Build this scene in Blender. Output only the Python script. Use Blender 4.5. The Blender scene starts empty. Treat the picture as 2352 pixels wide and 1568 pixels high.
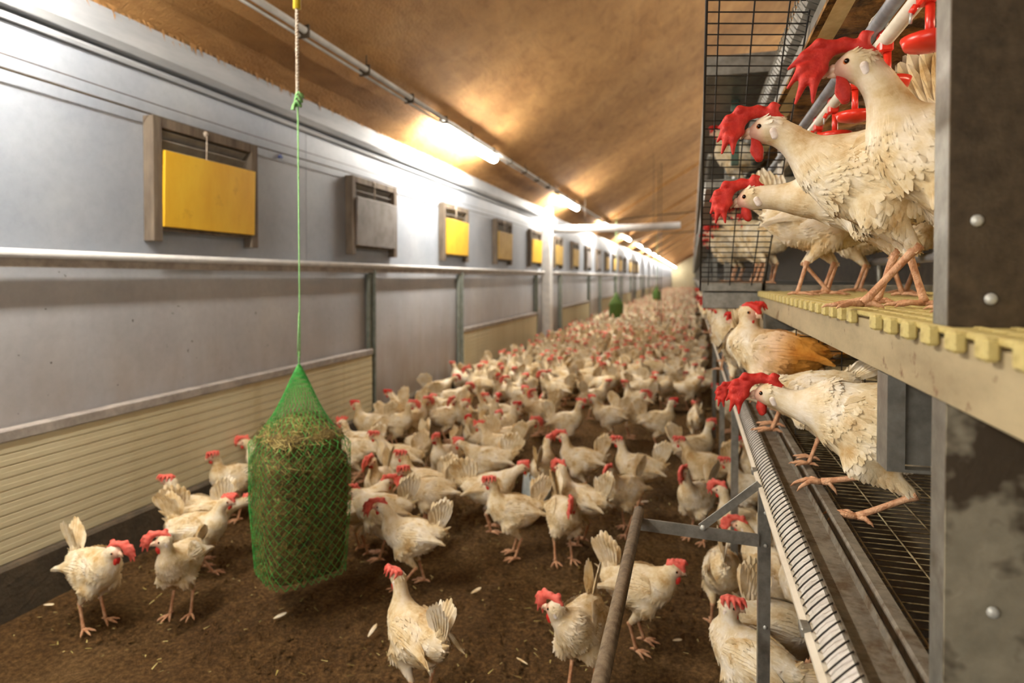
import bpy, bmesh, math, random
import numpy as np
from mathutils import Vector, Matrix, noise
R = math.radians
random.seed(7); rng = np.random.default_rng(7)
scn = bpy.context.scene
COL = scn.collection

# ------------------------------------------------------------------ camera
H = 1.27                      # eye height above the litter
F = 1450.0                    # focal length in pixels of the 2352 px frame
YAW, PITCH = R(15.94), R(1.0)
SHIFT = -0.0517
cam = bpy.data.cameras.new('camera'); co = bpy.data.objects.new('camera', cam); COL.objects.link(co)
cam.sensor_width = 36; cam.lens = F / 2352 * 36; cam.shift_y = SHIFT
cam.clip_start = 0.05; cam.clip_end = 200
co.location = (0, 0, H); co.rotation_euler = (R(90) - PITCH, 0, YAW)
cam.dof.use_dof = True; cam.dof.focus_distance = 1.18; cam.dof.aperture_fstop = 3.2
scn.camera = co
# ------------------------------------------------------------------ world, exposure
w = bpy.data.worlds.new('world'); scn.world = w; w.use_nodes = True
w.node_tree.nodes['Background'].inputs[0].default_value = (0.5, 0.45, 0.4, 1)
w.node_tree.nodes['Background'].inputs[1].default_value = 0.05
scn.view_settings.view_transform = 'Standard'; scn.view_settings.look = 'None'
scn.view_settings.gamma = 1; scn.view_settings.use_curve_mapping = False
scn.view_settings.exposure = 0.55
LAMP_W = 120.0                 # radiance of the lamp diffusers
scn.cycles.use_denoising = True
scn.cycles.max_bounces = 6; scn.cycles.diffuse_bounces = 4; scn.cycles.glossy_bounces = 2
scn.cycles.sample_clamp_indirect = 4.0
scn.cycles.caustics_reflective = False; scn.cycles.caustics_refractive = False

al = bpy.data.lights.new('fill_light', 'AREA'); al.shape = 'RECTANGLE'; al.size = 1.6; al.size_y = 1.2; al.energy = 19; al.color = (1.0, 0.93, 0.84)  # soft warm fill added behind the camera, not a source of the house
ao = bpy.data.objects.new('fill_light', al); COL.objects.link(ao); ao.location = (-1.1, -1.3, 1.45)
ao.rotation_euler = (Vector((0.5, 1.6, 1.25)) - Vector(ao.location)).to_track_quat('-Z', 'Y').to_euler()

MR = Matrix.Rotation(YAW, 3, 'Z') @ Matrix.Rotation(R(90) - PITCH, 3, 'X')
def ray(x, y):
    """direction of the sight line through a pixel of the photograph"""
    return MR @ Vector(((x - 1176) / F, (784 - y) / F + SHIFT * 2352 / F, -1))
def on_z(x, y, z):
    r = ray(x, y); t = (z - H) / r.z; return Vector((r.x * t, r.y * t, z))
def at_d(x, y, d):
    r = ray(x, y); return Vector((0, 0, H)) + r * d
def on_x(x, y, X):
    r = ray(x, y); t = X / r.x; return Vector((0, 0, H)) + r * t
def azim(x, y):
    r = ray(x, y); return math.atan2(-r.x, r.y)      # how far left of +Y the sight line runs

# ------------------------------------------------------------------ materials
def lin(c):
    return tuple((v / 12.92 if v <= 0.04045 else ((v + 0.055) / 1.055) ** 2.4) for v in c)
def hexc(h):
    h = h.lstrip('#'); return lin(tuple(int(h[i:i + 2], 16) / 255 for i in (0, 2, 4)))
class NT:
    def __init__(s, name, rough=0.6, metal=0.0, spec=0.5):
        s.m = bpy.data.materials.new(name); s.m.use_nodes = True; s.t = s.m.node_tree
        s.b = s.t.nodes['Principled BSDF']; s.b.inputs['Roughness'].default_value = rough
        s.b.inputs['Metallic'].default_value = metal
        s.b.inputs['Specular IOR Level'].default_value = spec
        s.tc = s.t.nodes.new('ShaderNodeTexCoord')
    def n(s, typ, **k):
        x = s.t.nodes.new(typ)
        for a, v in k.items(): setattr(x, a, v)
        return x
    def link(s, a, b): s.t.links.new(a, b)
    def noise(s, scale, detail=4, rough=0.6, stretch=(1, 1, 1), coord='Object', dist=0.0):
        mp = s.n('ShaderNodeMapping'); mp.inputs['Scale'].default_value = stretch
        s.link(s.tc.outputs[coord], mp.inputs['Vector'])
        nz = s.n('ShaderNodeTexNoise'); nz.inputs['Scale'].default_value = scale
        nz.inputs['Detail'].default_value = detail; nz.inputs['Roughness'].default_value = rough
        nz.inputs['Distortion'].default_value = dist
        s.link(mp.outputs['Vector'], nz.inputs['Vector']); return nz.outputs['Fac']
    def ramp(s, fac, stops, interp='LINEAR'):
        r = s.n('ShaderNodeValToRGB'); r.color_ramp.interpolation = interp
        e = r.color_ramp.elements
        while len(e) < len(stops): e.new(0.5)
        for i, (p, c) in enumerate(stops):
            e[i].position = p; e[i].color = (*(c if len(c) == 3 else c[:3]), 1)
        s.link(fac, r.inputs['Fac']); return r.outputs['Color']
    def mix(s, fac, a, b, mode='MIX'):
        m = s.n('ShaderNodeMix', data_type='RGBA', blend_type=mode)
        for v, k in ((fac, 0), (a, 6), (b, 7)):
            if isinstance(v, (int, float)): m.inputs[k].default_value = v
            elif isinstance(v, tuple): m.inputs[k].default_value = (*v[:3], 1)
            else: s.link(v, m.inputs[k])
        return m.outputs[2]
    def attr(s, name, out='Fac'):
        a = s.n('ShaderNodeAttribute'); a.attribute_name = name; return a.outputs[out]
    def base(s, c):
        if isinstance(c, tuple): s.b.inputs['Base Color'].default_value = (*c[:3], 1)
        else: s.link(c, s.b.inputs['Base Color'])
    def rough(s, fac, lo, hi):
        m = s.n('ShaderNodeMapRange'); m.inputs[3].default_value = lo; m.inputs[4].default_value = hi
        s.link(fac, m.inputs[0]); s.link(m.outputs[0], s.b.inputs['Roughness'])
    def bump(s, fac, strength=0.3, dist=0.01):
        b = s.n('ShaderNodeBump'); b.inputs['Strength'].default_value = strength; b.inputs['Distance'].default_value = dist
        s.link(fac, b.inputs['Height']); s.link(b.outputs['Normal'], s.b.inputs['Normal'])
K0, K1 = (0, 0, 0), (1, 1, 1)
def mottled(name, c0, c1, scale=8, rough=0.6, metal=0.0, bump=0.1, bdist=0.005, stretch=(1, 1, 1), spec=0.5, lo=0.35, hi=0.65, spots=None, fine=None):
    t = NT(name, rough, metal, spec)
    nz = t.noise(scale, 5, 0.65, stretch)
    c = t.ramp(nz, [(lo, c0), (hi, c1)])
    if spots:
        sc, col, lo2, hi2 = spots
        f = t.ramp(t.noise(sc, 4, 0.7), [(lo2, K0), (hi2, K1)])
        c = t.mix(f, c, col)
    t.base(c)
    if bump: t.bump(t.noise(fine or scale * 6, 4, 0.6), bump, bdist)
    return t.m

M = {}
M['litter'] = (lambda: None)
def mk_litter():
    t = NT('litter', 0.95, spec=0.15)
    a = t.noise(2.2, 5, 0.6); b = t.noise(60, 6, 0.75); c = t.noise(230, 3, 0.7)
    col = t.ramp(a, [(0.3, hexc('#6a5032')), (0.5, hexc('#84653f')), (0.72, hexc('#9d7d52'))])
    col = t.mix(0.75, col, t.ramp(b, [(0.34, (0.3, 0.28, 0.25)), (0.5, (0.85, 0.85, 0.85)), (0.66, (1.9, 1.85, 1.7))]), 'MULTIPLY')
    col = t.mix(t.ramp(c, [(0.64, K0), (0.7, K1)]), col, hexc('#b08a56'))
    t.base(col)
    h = t.n('ShaderNodeMath', operation='ADD'); t.link(b, h.inputs[0]); t.link(c, h.inputs[1])
    t.bump(h.outputs[0], 1.0, 0.03); return t.m
M['litter'] = mk_litter()
def mk_ceiling():
    t = NT('ceiling_board', 0.75, spec=0.25)
    a = t.noise(1.4, 5, 0.65); b = t.noise(9, 6, 0.7, (1, 0.35, 1), dist=0.6); c = t.noise(70, 3, 0.6)
    col = t.ramp(a, [(0.3, hexc('#a67a4b')), (0.6, hexc('#bf935e')), (0.8, hexc('#cba36f'))])
    col = t.mix(0.8, col, t.ramp(b, [(0.28, (0.7, 0.62, 0.55)), (0.5, K1), (0.75, (1.25, 1.22, 1.15))]), 'MULTIPLY')
    t.base(col)
    h = t.n('ShaderNodeMath', operation='ADD'); t.link(b, h.inputs[0]); t.link(c, h.inputs[1])
    t.bump(h.outputs[0], 0.5, 0.03); return t.m
M['ceiling'] = mk_ceiling()
def mk_wall(name, c0, c1, c2, dirt=True, rough=0.45, metal=0.15):
    t = NT(name, rough, metal, 0.5)
    a = t.noise(1.3, 6, 0.62); b = t.noise(26, 5, 0.7)
    col = t.ramp(a, [(0.3, c0), (0.55, c1), (0.75, c2)])
    col = t.mix(0.5, col, t.ramp(b, [(0.3, (0.86, 0.86, 0.87)), (0.6, (1.06, 1.06, 1.05))]), 'MULTIPLY')
    if dirt:
        g = t.noise(5, 5, 0.6, (1, 1, 0.25))
        pos = t.n('ShaderNodeNewGeometry'); sp = t.n('ShaderNodeSeparateXYZ'); t.link(pos.outputs['Position'], sp.inputs[0])
        mr = t.n('ShaderNodeMapRange'); mr.inputs[1].default_value = 0.25; mr.inputs[2].default_value = 1.25; mr.inputs[3].default_value = 0.85; mr.inputs[4].default_value = 0.0
        t.link(sp.outputs['Z'], mr.inputs[0])
        mm = t.n('ShaderNodeMath', operation='MULTIPLY'); t.link(mr.outputs[0], mm.inputs[0]); t.link(t.ramp(g, [(0.3, (0.4, 0.4, 0.4)), (0.6, K1)]), mm.inputs[1])
        col = t.mix(mm.outputs[0], col, hexc('#8f7d68'))
        f = t.ramp(t.noise(30, 2, 0.5), [(0.74, K0), (0.77, K1)]); col = t.mix(f, col, hexc('#565049'))
    t.base(col); t.rough(b, rough - 0.1, rough + 0.15); t.bump(b, 0.08, 0.004); return t.m
M['wall_up'] = mk_wall('painted_sheet', hexc('#949daa'), hexc('#a5acb6'), hexc('#b5babf'), False, 0.5, 0.0)
M['wall_low'] = mk_wall('galvanised_sheet', hexc('#a9adb5'), hexc('#bfc1c7'), hexc('#d0d1d3'), True, 0.4, 0.12)
M['white_trim'] = mottled('white_trim', hexc('#b9b6ae'), hexc('#d3d2cc'), 6, 0.5, bump=0.05)
M['cornice'] = mottled('cornice_paint', hexc('#9ba0a6'), hexc('#bcbfc2'), 5, 0.6, bump=0.1, stretch=(1, .2, 1))
M['rail'] = mottled('rail_paint', hexc('#cfd0d0'), hexc('#e6e5e2'), 9, 0.35, bump=0.04)
M['board'] = mottled('cream_board', hexc('#c5ba95'), hexc('#d8cfae'), 5, 0.5, bump=0.06, stretch=(1, .3, 1), spots=(3.0, hexc('#ad9a68'), 0.55, 0.85))
M['capping'] = mottled('capping', hexc('#8d8782'), hexc('#b3aca4'), 12, 0.6, bump=0.15)
M['kerb'] = mottled('kerb', hexc('#3c352a'), hexc('#574c3b'), 9, 0.9, bump=0.4, bdist=0.01)
M['postgreen'] = mottled('grey_post', hexc('#6f756c'), hexc('#8c9289'), 14, 0.5, 0.3, bump=0.1)
M['galv'] = mottled('galvanised_steel', hexc('#77766f'), hexc('#9b9a92'), 22, 0.42, 0.55, bump=0.12, spots=(9, hexc('#5d5445'), 0.58, 0.75))
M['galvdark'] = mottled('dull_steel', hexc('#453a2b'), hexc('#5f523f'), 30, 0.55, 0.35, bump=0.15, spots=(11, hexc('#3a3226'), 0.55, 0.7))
M['postlow'] = mottled('stained_post', hexc('#8c8673'), hexc('#a39c87'), 18, 0.55, 0.3, bump=0.15, spots=(8, hexc('#4a3f30'), 0.47, 0.58))
M['beam'] = mottled('beam_steel', hexc('#a09273'), hexc('#bfb08c'), 14, 0.5, 0.25, bump=0.1, stretch=(1, .3, 1), spots=(16, hexc('#75543a'), 0.62, 0.7))
M['trough'] = mottled('trough_steel', hexc('#6d675c'), hexc('#8b8577'), 40, 0.6, 0.3, bump=0.2, spots=(26, hexc('#594832'), 0.48, 0.66))
M['whiteplastic'] = mottled('white_plastic', hexc('#c9c4ba'), hexc('#e7e3dc'), 30, 0.35, bump=0.03)
M['yellowplastic'] = mottled('yellow_plastic', hexc('#bba968'), hexc('#d0c180'), 40, 0.45, bump=0.1, spots=(35, hexc('#8b7642'), 0.58, 0.72))
M['redplastic'] = mottled('red_plastic', hexc('#d6301f'), hexc('#e63b27'), 20, 0.3, bump=0.02)
M['pipewhite'] = mottled('white_pipe', hexc('#cfc6b2'), hexc('#e2dbc9'), 10, 0.35, bump=0.03)
M['pipegrey'] = mottled('grey_pipe', hexc('#75767a'), hexc('#97989c'), 15, 0.5, 0.3, bump=0.05)
M['pipebrown'] = mottled('crusted_pipe', hexc('#5e4f3c'), hexc('#83735c'), 60, 0.8, bump=0.5, bdist=0.003)
M['wire'] = mottled('black_wire', hexc('#1a1613'), hexc('#2a241e'), 50, 0.6, 0.0, bump=0)
M['wirebright'] = mottled('galvanised_wire', hexc('#7c6e4f'), hexc('#b5a883'), 30, 0.45, 0.4, bump=0, spots=(14, hexc('#5b4a2b'), 0.45, 0.6))
M['wood'] = mottled('weathered_wood', hexc('#574d43'), hexc('#857868'), 12, 0.85, bump=0.4, stretch=(1, 1, .15))
M['panelyellow'] = mottled('yellow_panel', hexc('#ebb41c'), hexc('#f5c730'), 7, 0.5, bump=0.06, spots=(9, hexc('#cf981c'), 0.6, 0.8), stretch=(1, 1, .3))
M['panelochre'] = mottled('ochre_panel', hexc('#b6923c'), hexc('#cbab58'), 7, 0.6, bump=0.06)
M['panelgrey'] = mottled('grey_panel', hexc('#746f6c'), hexc('#8f8a88'), 7, 0.6, bump=0.06)
M['louvre'] = mottled('louvre', hexc('#8d8983'), hexc('#aaa7a0'), 10, 0.6, bump=0.1)
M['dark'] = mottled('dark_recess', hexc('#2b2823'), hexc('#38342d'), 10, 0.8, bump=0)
M['crust'] = mottled('crusted_belt', hexc('#4a3318'), hexc('#c08f50'), 11, 0.9, bump=1.0, bdist=0.02, fine=34, lo=0.38, hi=0.66)
M['beltcream'] = mottled('cream_belt', hexc('#b9a66a'), hexc('#ddd0a0'), 12, 0.6, bump=0.1)
M['netgreen'] = mottled('green_net', hexc('#2f9a3c'), hexc('#52b952'), 30, 0.5, bump=0)
M['cordgreen'] = mottled('pale_green_cord', hexc('#6fae66'), hexc('#9ccf8c'), 90, 0.7, bump=0.2)
M['rope'] = mottled('twisted_rope', hexc('#a08a74'), hexc('#e2dacb'), 80, 0.8, bump=0.3)
M['sleeve'] = mottled('yellow_sleeve', hexc('#d8bb2c'), hexc('#e8d25a'), 20, 0.4, bump=0)
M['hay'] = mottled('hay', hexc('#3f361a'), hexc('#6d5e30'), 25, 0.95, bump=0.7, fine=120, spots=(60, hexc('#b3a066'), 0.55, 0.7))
def mk_straw():
    t = NT('hay_stalk', 0.8, spec=0.2)
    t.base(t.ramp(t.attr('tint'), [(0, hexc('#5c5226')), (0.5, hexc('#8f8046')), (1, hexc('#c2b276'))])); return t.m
M['straw'] = mk_straw()
M['bolt'] = mottled('bolt_head', hexc('#a9aca6'), hexc('#d3d4cc'), 60, 0.4, 0.3, bump=0)
M['blue'] = mottled('blue_plastic', hexc('#25418f'), hexc('#30509f'), 60, 0.4, bump=0)
M['drinker'] = mottled('pale_plastic_tub', hexc('#9aa6a8'), hexc('#c3cccb'), 20, 0.4, bump=0)
M['greenbox'] = mottled('dark_green_box', hexc('#3f5547'), hexc('#566d5c'), 20, 0.5, bump=0)
# hens
def mk_feather():
    t = NT('feathers', 0.75, spec=0.2)
    rnd = t.n('ShaderNodeObjectInfo').outputs['Random']
    off = t.n('ShaderNodeVectorMath', operation='ADD'); sc = t.n('ShaderNodeCombineXYZ')
    mu = t.n('ShaderNodeMath', operation='MULTIPLY'); mu.inputs[1].default_value = 9; t.link(rnd, mu.inputs[0])
    t.link(mu.outputs[0], sc.inputs[0]); t.link(mu.outputs[0], sc.inputs[1])
    t.link(t.tc.outputs['Object'], off.inputs[0]); t.link(sc.outputs[0], off.inputs[1])
    nz = t.n('ShaderNodeTexNoise'); nz.inputs['Scale'].default_value = 16; nz.inputs['Detail'].default_value = 5; nz.inputs['Roughness'].default_value = 0.65
    t.link(off.outputs[0], nz.inputs['Vector'])
    col = t.ramp(nz.outputs['Fac'], [(0.32, hexc('#c4a574')), (0.47, hexc('#e3d4b2')), (0.64, hexc('#f5efe2'))])
    col = t.mix(0.9, col, t.ramp(t.attr('tint'), [(0, (0.62, 0.54, 0.42)), (0.35, (0.92, 0.89, 0.83)), (1, (1.08, 1.07, 1.05))]), 'MULTIPLY')
    r2 = t.ramp(rnd, [(0, (1.0, 0.97, 0.9)), (0.6, K1), (1, (0.88, 0.8, 0.66))])
    col = t.mix(0.8, col, r2, 'MULTIPLY')
    sk = t.mix(t.noise(160, 2, 0.5), hexc('#c08f7c'), hexc('#dcb29c'))
    col = t.mix(t.attr('skin'), col, sk)
    t.base(col)
    t.bump(t.noise(110, 3, 0.6, (0.35, 1, 1)), 0.35, 0.003); return t.m
M['feather'] = mk_feather()
M['feathershade'] = M['feather'].copy(); M['feathershade'].name = 'orange_shade_feathers'  # warm orange shade painted into the rear plumage as a gradient
_t = M['feathershade'].node_tree; _b = _t.nodes['Principled BSDF']; _src = _b.inputs['Base Color'].links[0].from_socket
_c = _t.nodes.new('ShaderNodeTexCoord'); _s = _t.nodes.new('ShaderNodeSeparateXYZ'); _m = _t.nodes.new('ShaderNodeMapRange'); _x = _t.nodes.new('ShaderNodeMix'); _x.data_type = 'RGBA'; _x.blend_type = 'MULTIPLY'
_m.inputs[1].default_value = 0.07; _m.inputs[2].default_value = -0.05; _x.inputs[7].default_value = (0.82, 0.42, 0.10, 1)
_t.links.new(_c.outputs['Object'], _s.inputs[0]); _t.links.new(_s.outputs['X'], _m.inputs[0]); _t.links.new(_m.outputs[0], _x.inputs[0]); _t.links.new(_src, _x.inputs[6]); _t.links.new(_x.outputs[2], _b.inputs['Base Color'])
M['orangeshade'] = mottled('orange_shade_feathers', hexc('#a06c2a'), hexc('#cf9f58'), 14, 0.8, bump=0.3, fine=110, spec=0.2)  # even orange-brown form of that shade tone, unused
def mk_red(name, a, b):
    t = NT(name, 0.55, spec=0.35)
    t.base(t.ramp(t.noise(60, 3, 0.6), [(0.35, hexc(a)), (0.65, hexc(b))]))
    t.bump(t.noise(300, 4, 0.6), 0.6, 0.002); return t.m
M['comb'] = mk_red('comb_skin', '#b8241c', '#d23c30')
M['combpale'] = mk_red('pale_comb_skin', '#d9574a', '#e57566')
M['ear'] = mottled('ear_lobe', hexc('#e3d3c4'), hexc('#f6ece4'), 80, 0.6, bump=0.2)
M['beak'] = mottled('beak', hexc('#cfa98c'), hexc('#e3c6aa'), 60, 0.35, bump=0.02)
def mk_leg():
    t = NT('scaly_leg', 0.55, spec=0.4)
    t.base(t.ramp(t.noise(70, 4, 0.6), [(0.35, hexc('#b67f58')), (0.6, hexc('#d9ab85'))]))
    v = t.n('ShaderNodeTexVoronoi'); v.inputs['Scale'].default_value = 330; t.link(t.tc.outputs['Object'], v.inputs['Vector'])
    t.bump(v.outputs['Distance'], 0.5, 0.002); return t.m
M['leg'] = mk_leg()
def plain(name, c, rough, spec=0.5):
    t = NT(name, rough, 0, spec); t.base(hexc(c)); return t.m
M['eye'] = plain('eye', '#120a06', 0.08); M['iris'] = plain('iris', '#b5622a', 0.3)
def mk_emit():
    m = bpy.data.materials.new('lamp_diffuser'); m.use_nodes = True; nt = m.node_tree; nt.nodes.clear()
    e = nt.nodes.new('ShaderNodeEmission'); o = nt.nodes.new('ShaderNodeOutputMaterial')
    e.inputs[0].default_value = (1.0, 0.93, 0.82, 1); e.inputs[1].default_value = LAMP_W
    nt.links.new(e.outputs[0], o.inputs[0]); return m
M['lamp'] = mk_emit()

# ------------------------------------------------------------------ mesh helpers
class MB:
    """collects vertices and faces, then links them as one mesh object"""
    def __init__(s): s.v = []; s.f = []; s.mi = []; s.sm = []
    def add(s, vs, fs, mi=0, smooth=False):
        o = len(s.v); s.v += [tuple(v) for v in vs]
        for f in fs: s.f.append(tuple(i + o for i in f)); s.mi.append(mi); s.sm.append(smooth)
    def box(s, a, b, mi=0, ch=0.0):
        (x0, y0, z0), (x1, y1, z1) = a, b
        if ch:                      # chamfered box: 24 vertices
            bm = bmesh.new(); bmesh.ops.create_cube(bm, size=1)
            bmesh.ops.scale(bm, vec=(x1 - x0, y1 - y0, z1 - z0), verts=bm.verts)
            bmesh.ops.bevel(bm, geom=bm.edges[:], offset=ch, segments=1, affect='EDGES')
            bmesh.ops.translate(bm, vec=((x0 + x1) / 2, (y0 + y1) / 2, (z0 + z1) / 2), verts=bm.verts)
            bm.verts.index_update(); s.add([v.co[:] for v in bm.verts], [[v.index for v in f.verts] for f in bm.faces], mi); bm.free(); return s
        vs = [(x0, y0, z0), (x1, y0, z0), (x1, y1, z0), (x0, y1, z0), (x0, y0, z1), (x1, y0, z1), (x1, y1, z1), (x0, y1, z1)]
        s.add(vs, [(0, 3, 2, 1), (4, 5, 6, 7), (0, 1, 5, 4), (1, 2, 6, 5), (2, 3, 7, 6), (3, 0, 4, 7)], mi); return s
    def tube(s, pts, rad, n=8, mi=0, cap=True, smooth=True):
        pts = [Vector(p) for p in pts]
        if not hasattr(rad, '__len__'): rad = [rad] * len(pts)
        rings = []; up = None
        for i, p in enumerate(pts):
            t = (pts[min(i + 1, len(pts) - 1)] - pts[max(i - 1, 0)]).normalized()
            if up is None:
                up = Vector((0, 0, 1)) if abs(t.z) < 0.9 else Vector((1, 0, 0))
            a = t.cross(up)
            if a.length < 1e-4: a = t.orthogonal()
            a.normalize(); b = a.cross(t).normalized(); up = b
            rings.append([p + (a * math.cos(2 * math.pi * k / n) + b * math.sin(2 * math.pi * k / n)) * rad[i] for k in range(n)])
        o = len(s.v)
        vs = [v for r in rings for v in r]
        fs = [(i * n + k, i * n + (k + 1) % n, (i + 1) * n + (k + 1) % n, (i + 1) * n + k) for i in range(len(pts) - 1) for k in range(n)]
        if cap: fs += [tuple(range(n - 1, -1, -1)), tuple((len(pts) - 1) * n + k for k in range(n))]
        s.add(vs, fs, mi, smooth); return s
    def prism(s, prof, y0, y1, mi=0):
        """closed profile in x,z extruded along y"""
        n = len(prof)
        vs = [(x, y0, z) for x, z in prof] + [(x, y1, z) for x, z in prof]
        fs = [(k, (k + 1) % n, n + (k + 1) % n, n + k) for k in range(n)] + [tuple(range(n - 1, -1, -1)), tuple(range(n, 2 * n))]
        s.add(vs, fs, mi); return s
    def sphere(s, c, r, mi=0, n=10, m=7):
        if not hasattr(r, '__len__'): r = (r, r, r)
        vs = [(c[0], c[1], c[2] + r[2])]
        for i in range(1, m):
            th = math.pi * i / m
            for k in range(n):
                ph = 2 * math.pi * k / n
                vs.append((c[0] + r[0] * math.sin(th) * math.cos(ph), c[1] + r[1] * math.sin(th) * math.sin(ph), c[2] + r[2] * math.cos(th)))
        vs.append((c[0], c[1], c[2] - r[2])); L = len(vs) - 1
        fs = [(0, 1 + k, 1 + (k + 1) % n) for k in range(n)]
        for i in range(m - 2):
            for k in range(n): fs.append((1 + i * n + k, 1 + (i + 1) * n + k, 1 + (i + 1) * n + (k + 1) % n, 1 + i * n + (k + 1) % n))
        fs += [(L, 1 + (m - 2) * n + (k + 1) % n, 1 + (m - 2) * n + k) for k in range(n)]
        s.add(vs, fs, mi, True); return s
    def mesh(s, name, mats, attrs=None):
        me = bpy.data.meshes.new(name); me.from_pydata(s.v, [], s.f)
        for m in (mats if isinstance(mats, (list, tuple)) else [mats]): me.materials.append(m)
        me.polygons.foreach_set('material_index', s.mi); me.polygons.foreach_set('use_smooth', s.sm)
        for k, vals in (attrs or {}).items():
            a = me.attributes.new(k, 'FLOAT', 'POINT'); a.data.foreach_set('value', vals)
        me.update(); return me
    def obj(s, name, mats, parent=None, loc=None, attrs=None):
        return link(name, s.mesh(name, mats, attrs), parent, loc)
def link(name, me, parent=None, loc=None, rot=None):
    o = bpy.data.objects.new(name, me); COL.objects.link(o)
    if parent is not None: o.parent = parent
    if loc is not None: o.location = loc
    if rot is not None: o.rotation_euler = rot
    return o
def tag(o, label, cat, group=None, kind=None):
    o['label'] = label; o['category'] = cat
    if group: o['group'] = group
    if kind: o['kind'] = kind
    return o
def struct(o, label=None):
    o['kind'] = 'structure'
    if label: o['label'] = label
    return o
def empty(name, loc=(0, 0, 0), rz=0):
    o = bpy.data.objects.new(name, None); COL.objects.link(o); o.location = loc; o.rotation_euler = (0, 0, rz)
    o.empty_display_size = 0.1; return o
def Yof(d, X): return (d + X * math.sin(YAW)) / math.cos(YAW)      # world Y of a camera depth
# ================================================================== THE HOUSE
XW = -2.545; YE = 84.0; YB = -6.0
# litter floor: one mesh, fine grid near the camera, coarse beyond
def build_floor():
    xs = np.concatenate([[-2.6], np.arange(-2.5, 1.2, 0.022), [1.4, 3.0, 6.0]])
    ys = np.concatenate([[YB, -2, 0.6], np.arange(1.3, 6.5, 0.026), np.arange(6.6, 16, 0.25), np.arange(16.5, YE + 1, 4)])
    X, Y = np.meshgrid(xs, ys, indexing='ij'); Z = np.zeros_like(X)
    for i in range(X.shape[0]):
        for j in range(X.shape[1]):
            x, y = X[i, j], Y[i, j]
            if 1.2 < y < 16: Z[i, j] = 0.013 * noise.noise((x * 2.2, y * 2.2, 0)) + 0.010 * noise.noise((x * 11, y * 11, 3)) + 0.005 * noise.noise((x * 31, y * 31, 7))
    Z -= 0.012
    n, m = X.shape
    idx = np.arange(n * m).reshape(n, m)
    q = np.stack([idx[:-1, :-1], idx[1:, :-1], idx[1:, 1:], idx[:-1, 1:]], -1).reshape(-1, 4)
    me = bpy.data.meshes.new('floor'); me.from_pydata(np.stack([X, Y, Z], -1).reshape(-1, 3).tolist(), [], q.tolist())
    me.polygons.foreach_set('use_smooth', [True] * len(q)); me.materials.append(M['litter'])
    struct(link('floor', me), 'brown crumbly litter covering the aisle floor')
build_floor()
struct(MB().box((XW - 0.12, YB, -0.1), (XW, YE, 2.6)).obj('wall_left', M['wall_low']), 'long grey metal clad side wall with air inlets')
struct(MB().box((6.0, YB, -0.1), (6.1, YE, 4.6)).obj('wall_right', M['wall_up']))
struct(MB().box((XW - 0.1, YB - 0.1, -0.1), (6.1, YB, 5.0)).obj('wall_back', M['wall_up']))
struct(MB().box((XW - 0.1, YE, -0.1), (6.1, YE + 0.1, 5.8)).obj('wall_end', M['board']))
# ceiling, two slopes with a soft ridge
SL = math.tan(R(32)); ZC = 2.43
def zceil(X): return ZC + (min(X, 3.0) - XW) * SL * 0.98 - max(0, X - 3.0) * SL
def build_ceiling():
    xs = np.linspace(XW - 0.1, 6.05, 46); ys = np.concatenate([np.linspace(YB, 14, 90), np.linspace(14.5, YE, 50)])
    vs = []; n, m = len(xs), len(ys)
    for x in xs:
        for y in ys: vs.append((x, y, zceil(x) + 0.02 * noise.noise((x * 1.1, y * 0.9, 5)) + 0.010 * noise.noise((x * 4, y * 3, 1))))
    fs = [(i * m + j, i * m + j + 1, (i + 1) * m + j + 1, (i + 1) * m + j) for i in range(n - 1) for j in range(m - 1)]
    b = MB(); b.add(vs, fs, 0, True); struct(b.obj('ceiling', M['ceiling']), 'brown fibrous sloping ceiling lit by strip lamps')
build_ceiling()
# upper wall sheets, each a panel of its own
up = struct(empty('wall_cladding', (XW, 0, 0)), 'pale grey painted upper wall sheets'); up['label'] = 'pale grey upper wall cladding of flush vertical sheets'
ys = [YB + 2.44 * k for k in range(int((YE - YB) / 2.44) + 1)]
sheet = MB().box((0, 0.002, 1.37), (0.012, 2.438, 2.40), ch=0.0015).mesh('sheet', M['wall_up'])
for y in ys[:36]: link('sheet', sheet, up, (0, y, 0))
# cornice: a fascia box and small moulding under the ceiling
c = struct(MB().prism([(0, 2.30), (0.055, 2.30), (0.075, 2.33), (0.075, 2.45), (0, 2.47)], YB, 10.6).obj('cornice', M['cornice'], loc=(XW, 0, 0)), 'grey cornice board where wall meets ceiling')
struct(MB().prism([(0, 2.255), (0.02, 2.255), (0.025, 2.27), (0.012, 2.285), (0, 2.285)], YB, 10.6).obj('trim_1', M['cornice'], loc=(XW + 0.012, 0, 0)))
# ragged insulation fibres along the ceiling edge
b = MB()
for k in range(420):
    y = 1.2 + 9.2 * (k / 420) ** 1.2 + random.uniform(-.02, .02); L = random.uniform(0.01, 0.045)
    x = XW + 0.05 + random.uniform(0, .03); z = 2.45
    b.add([(x, y, z + .02), (x, y + random.uniform(.01, .03), z + .02), (x + 0.015, y + random.uniform(0, .03), z - L)], [(0, 1, 2)])
tag(b.obj('insulation_fibre', M['ceiling']), 'ragged brown insulation fibres fraying along the ceiling edge', 'fibre', kind='stuff')
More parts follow.
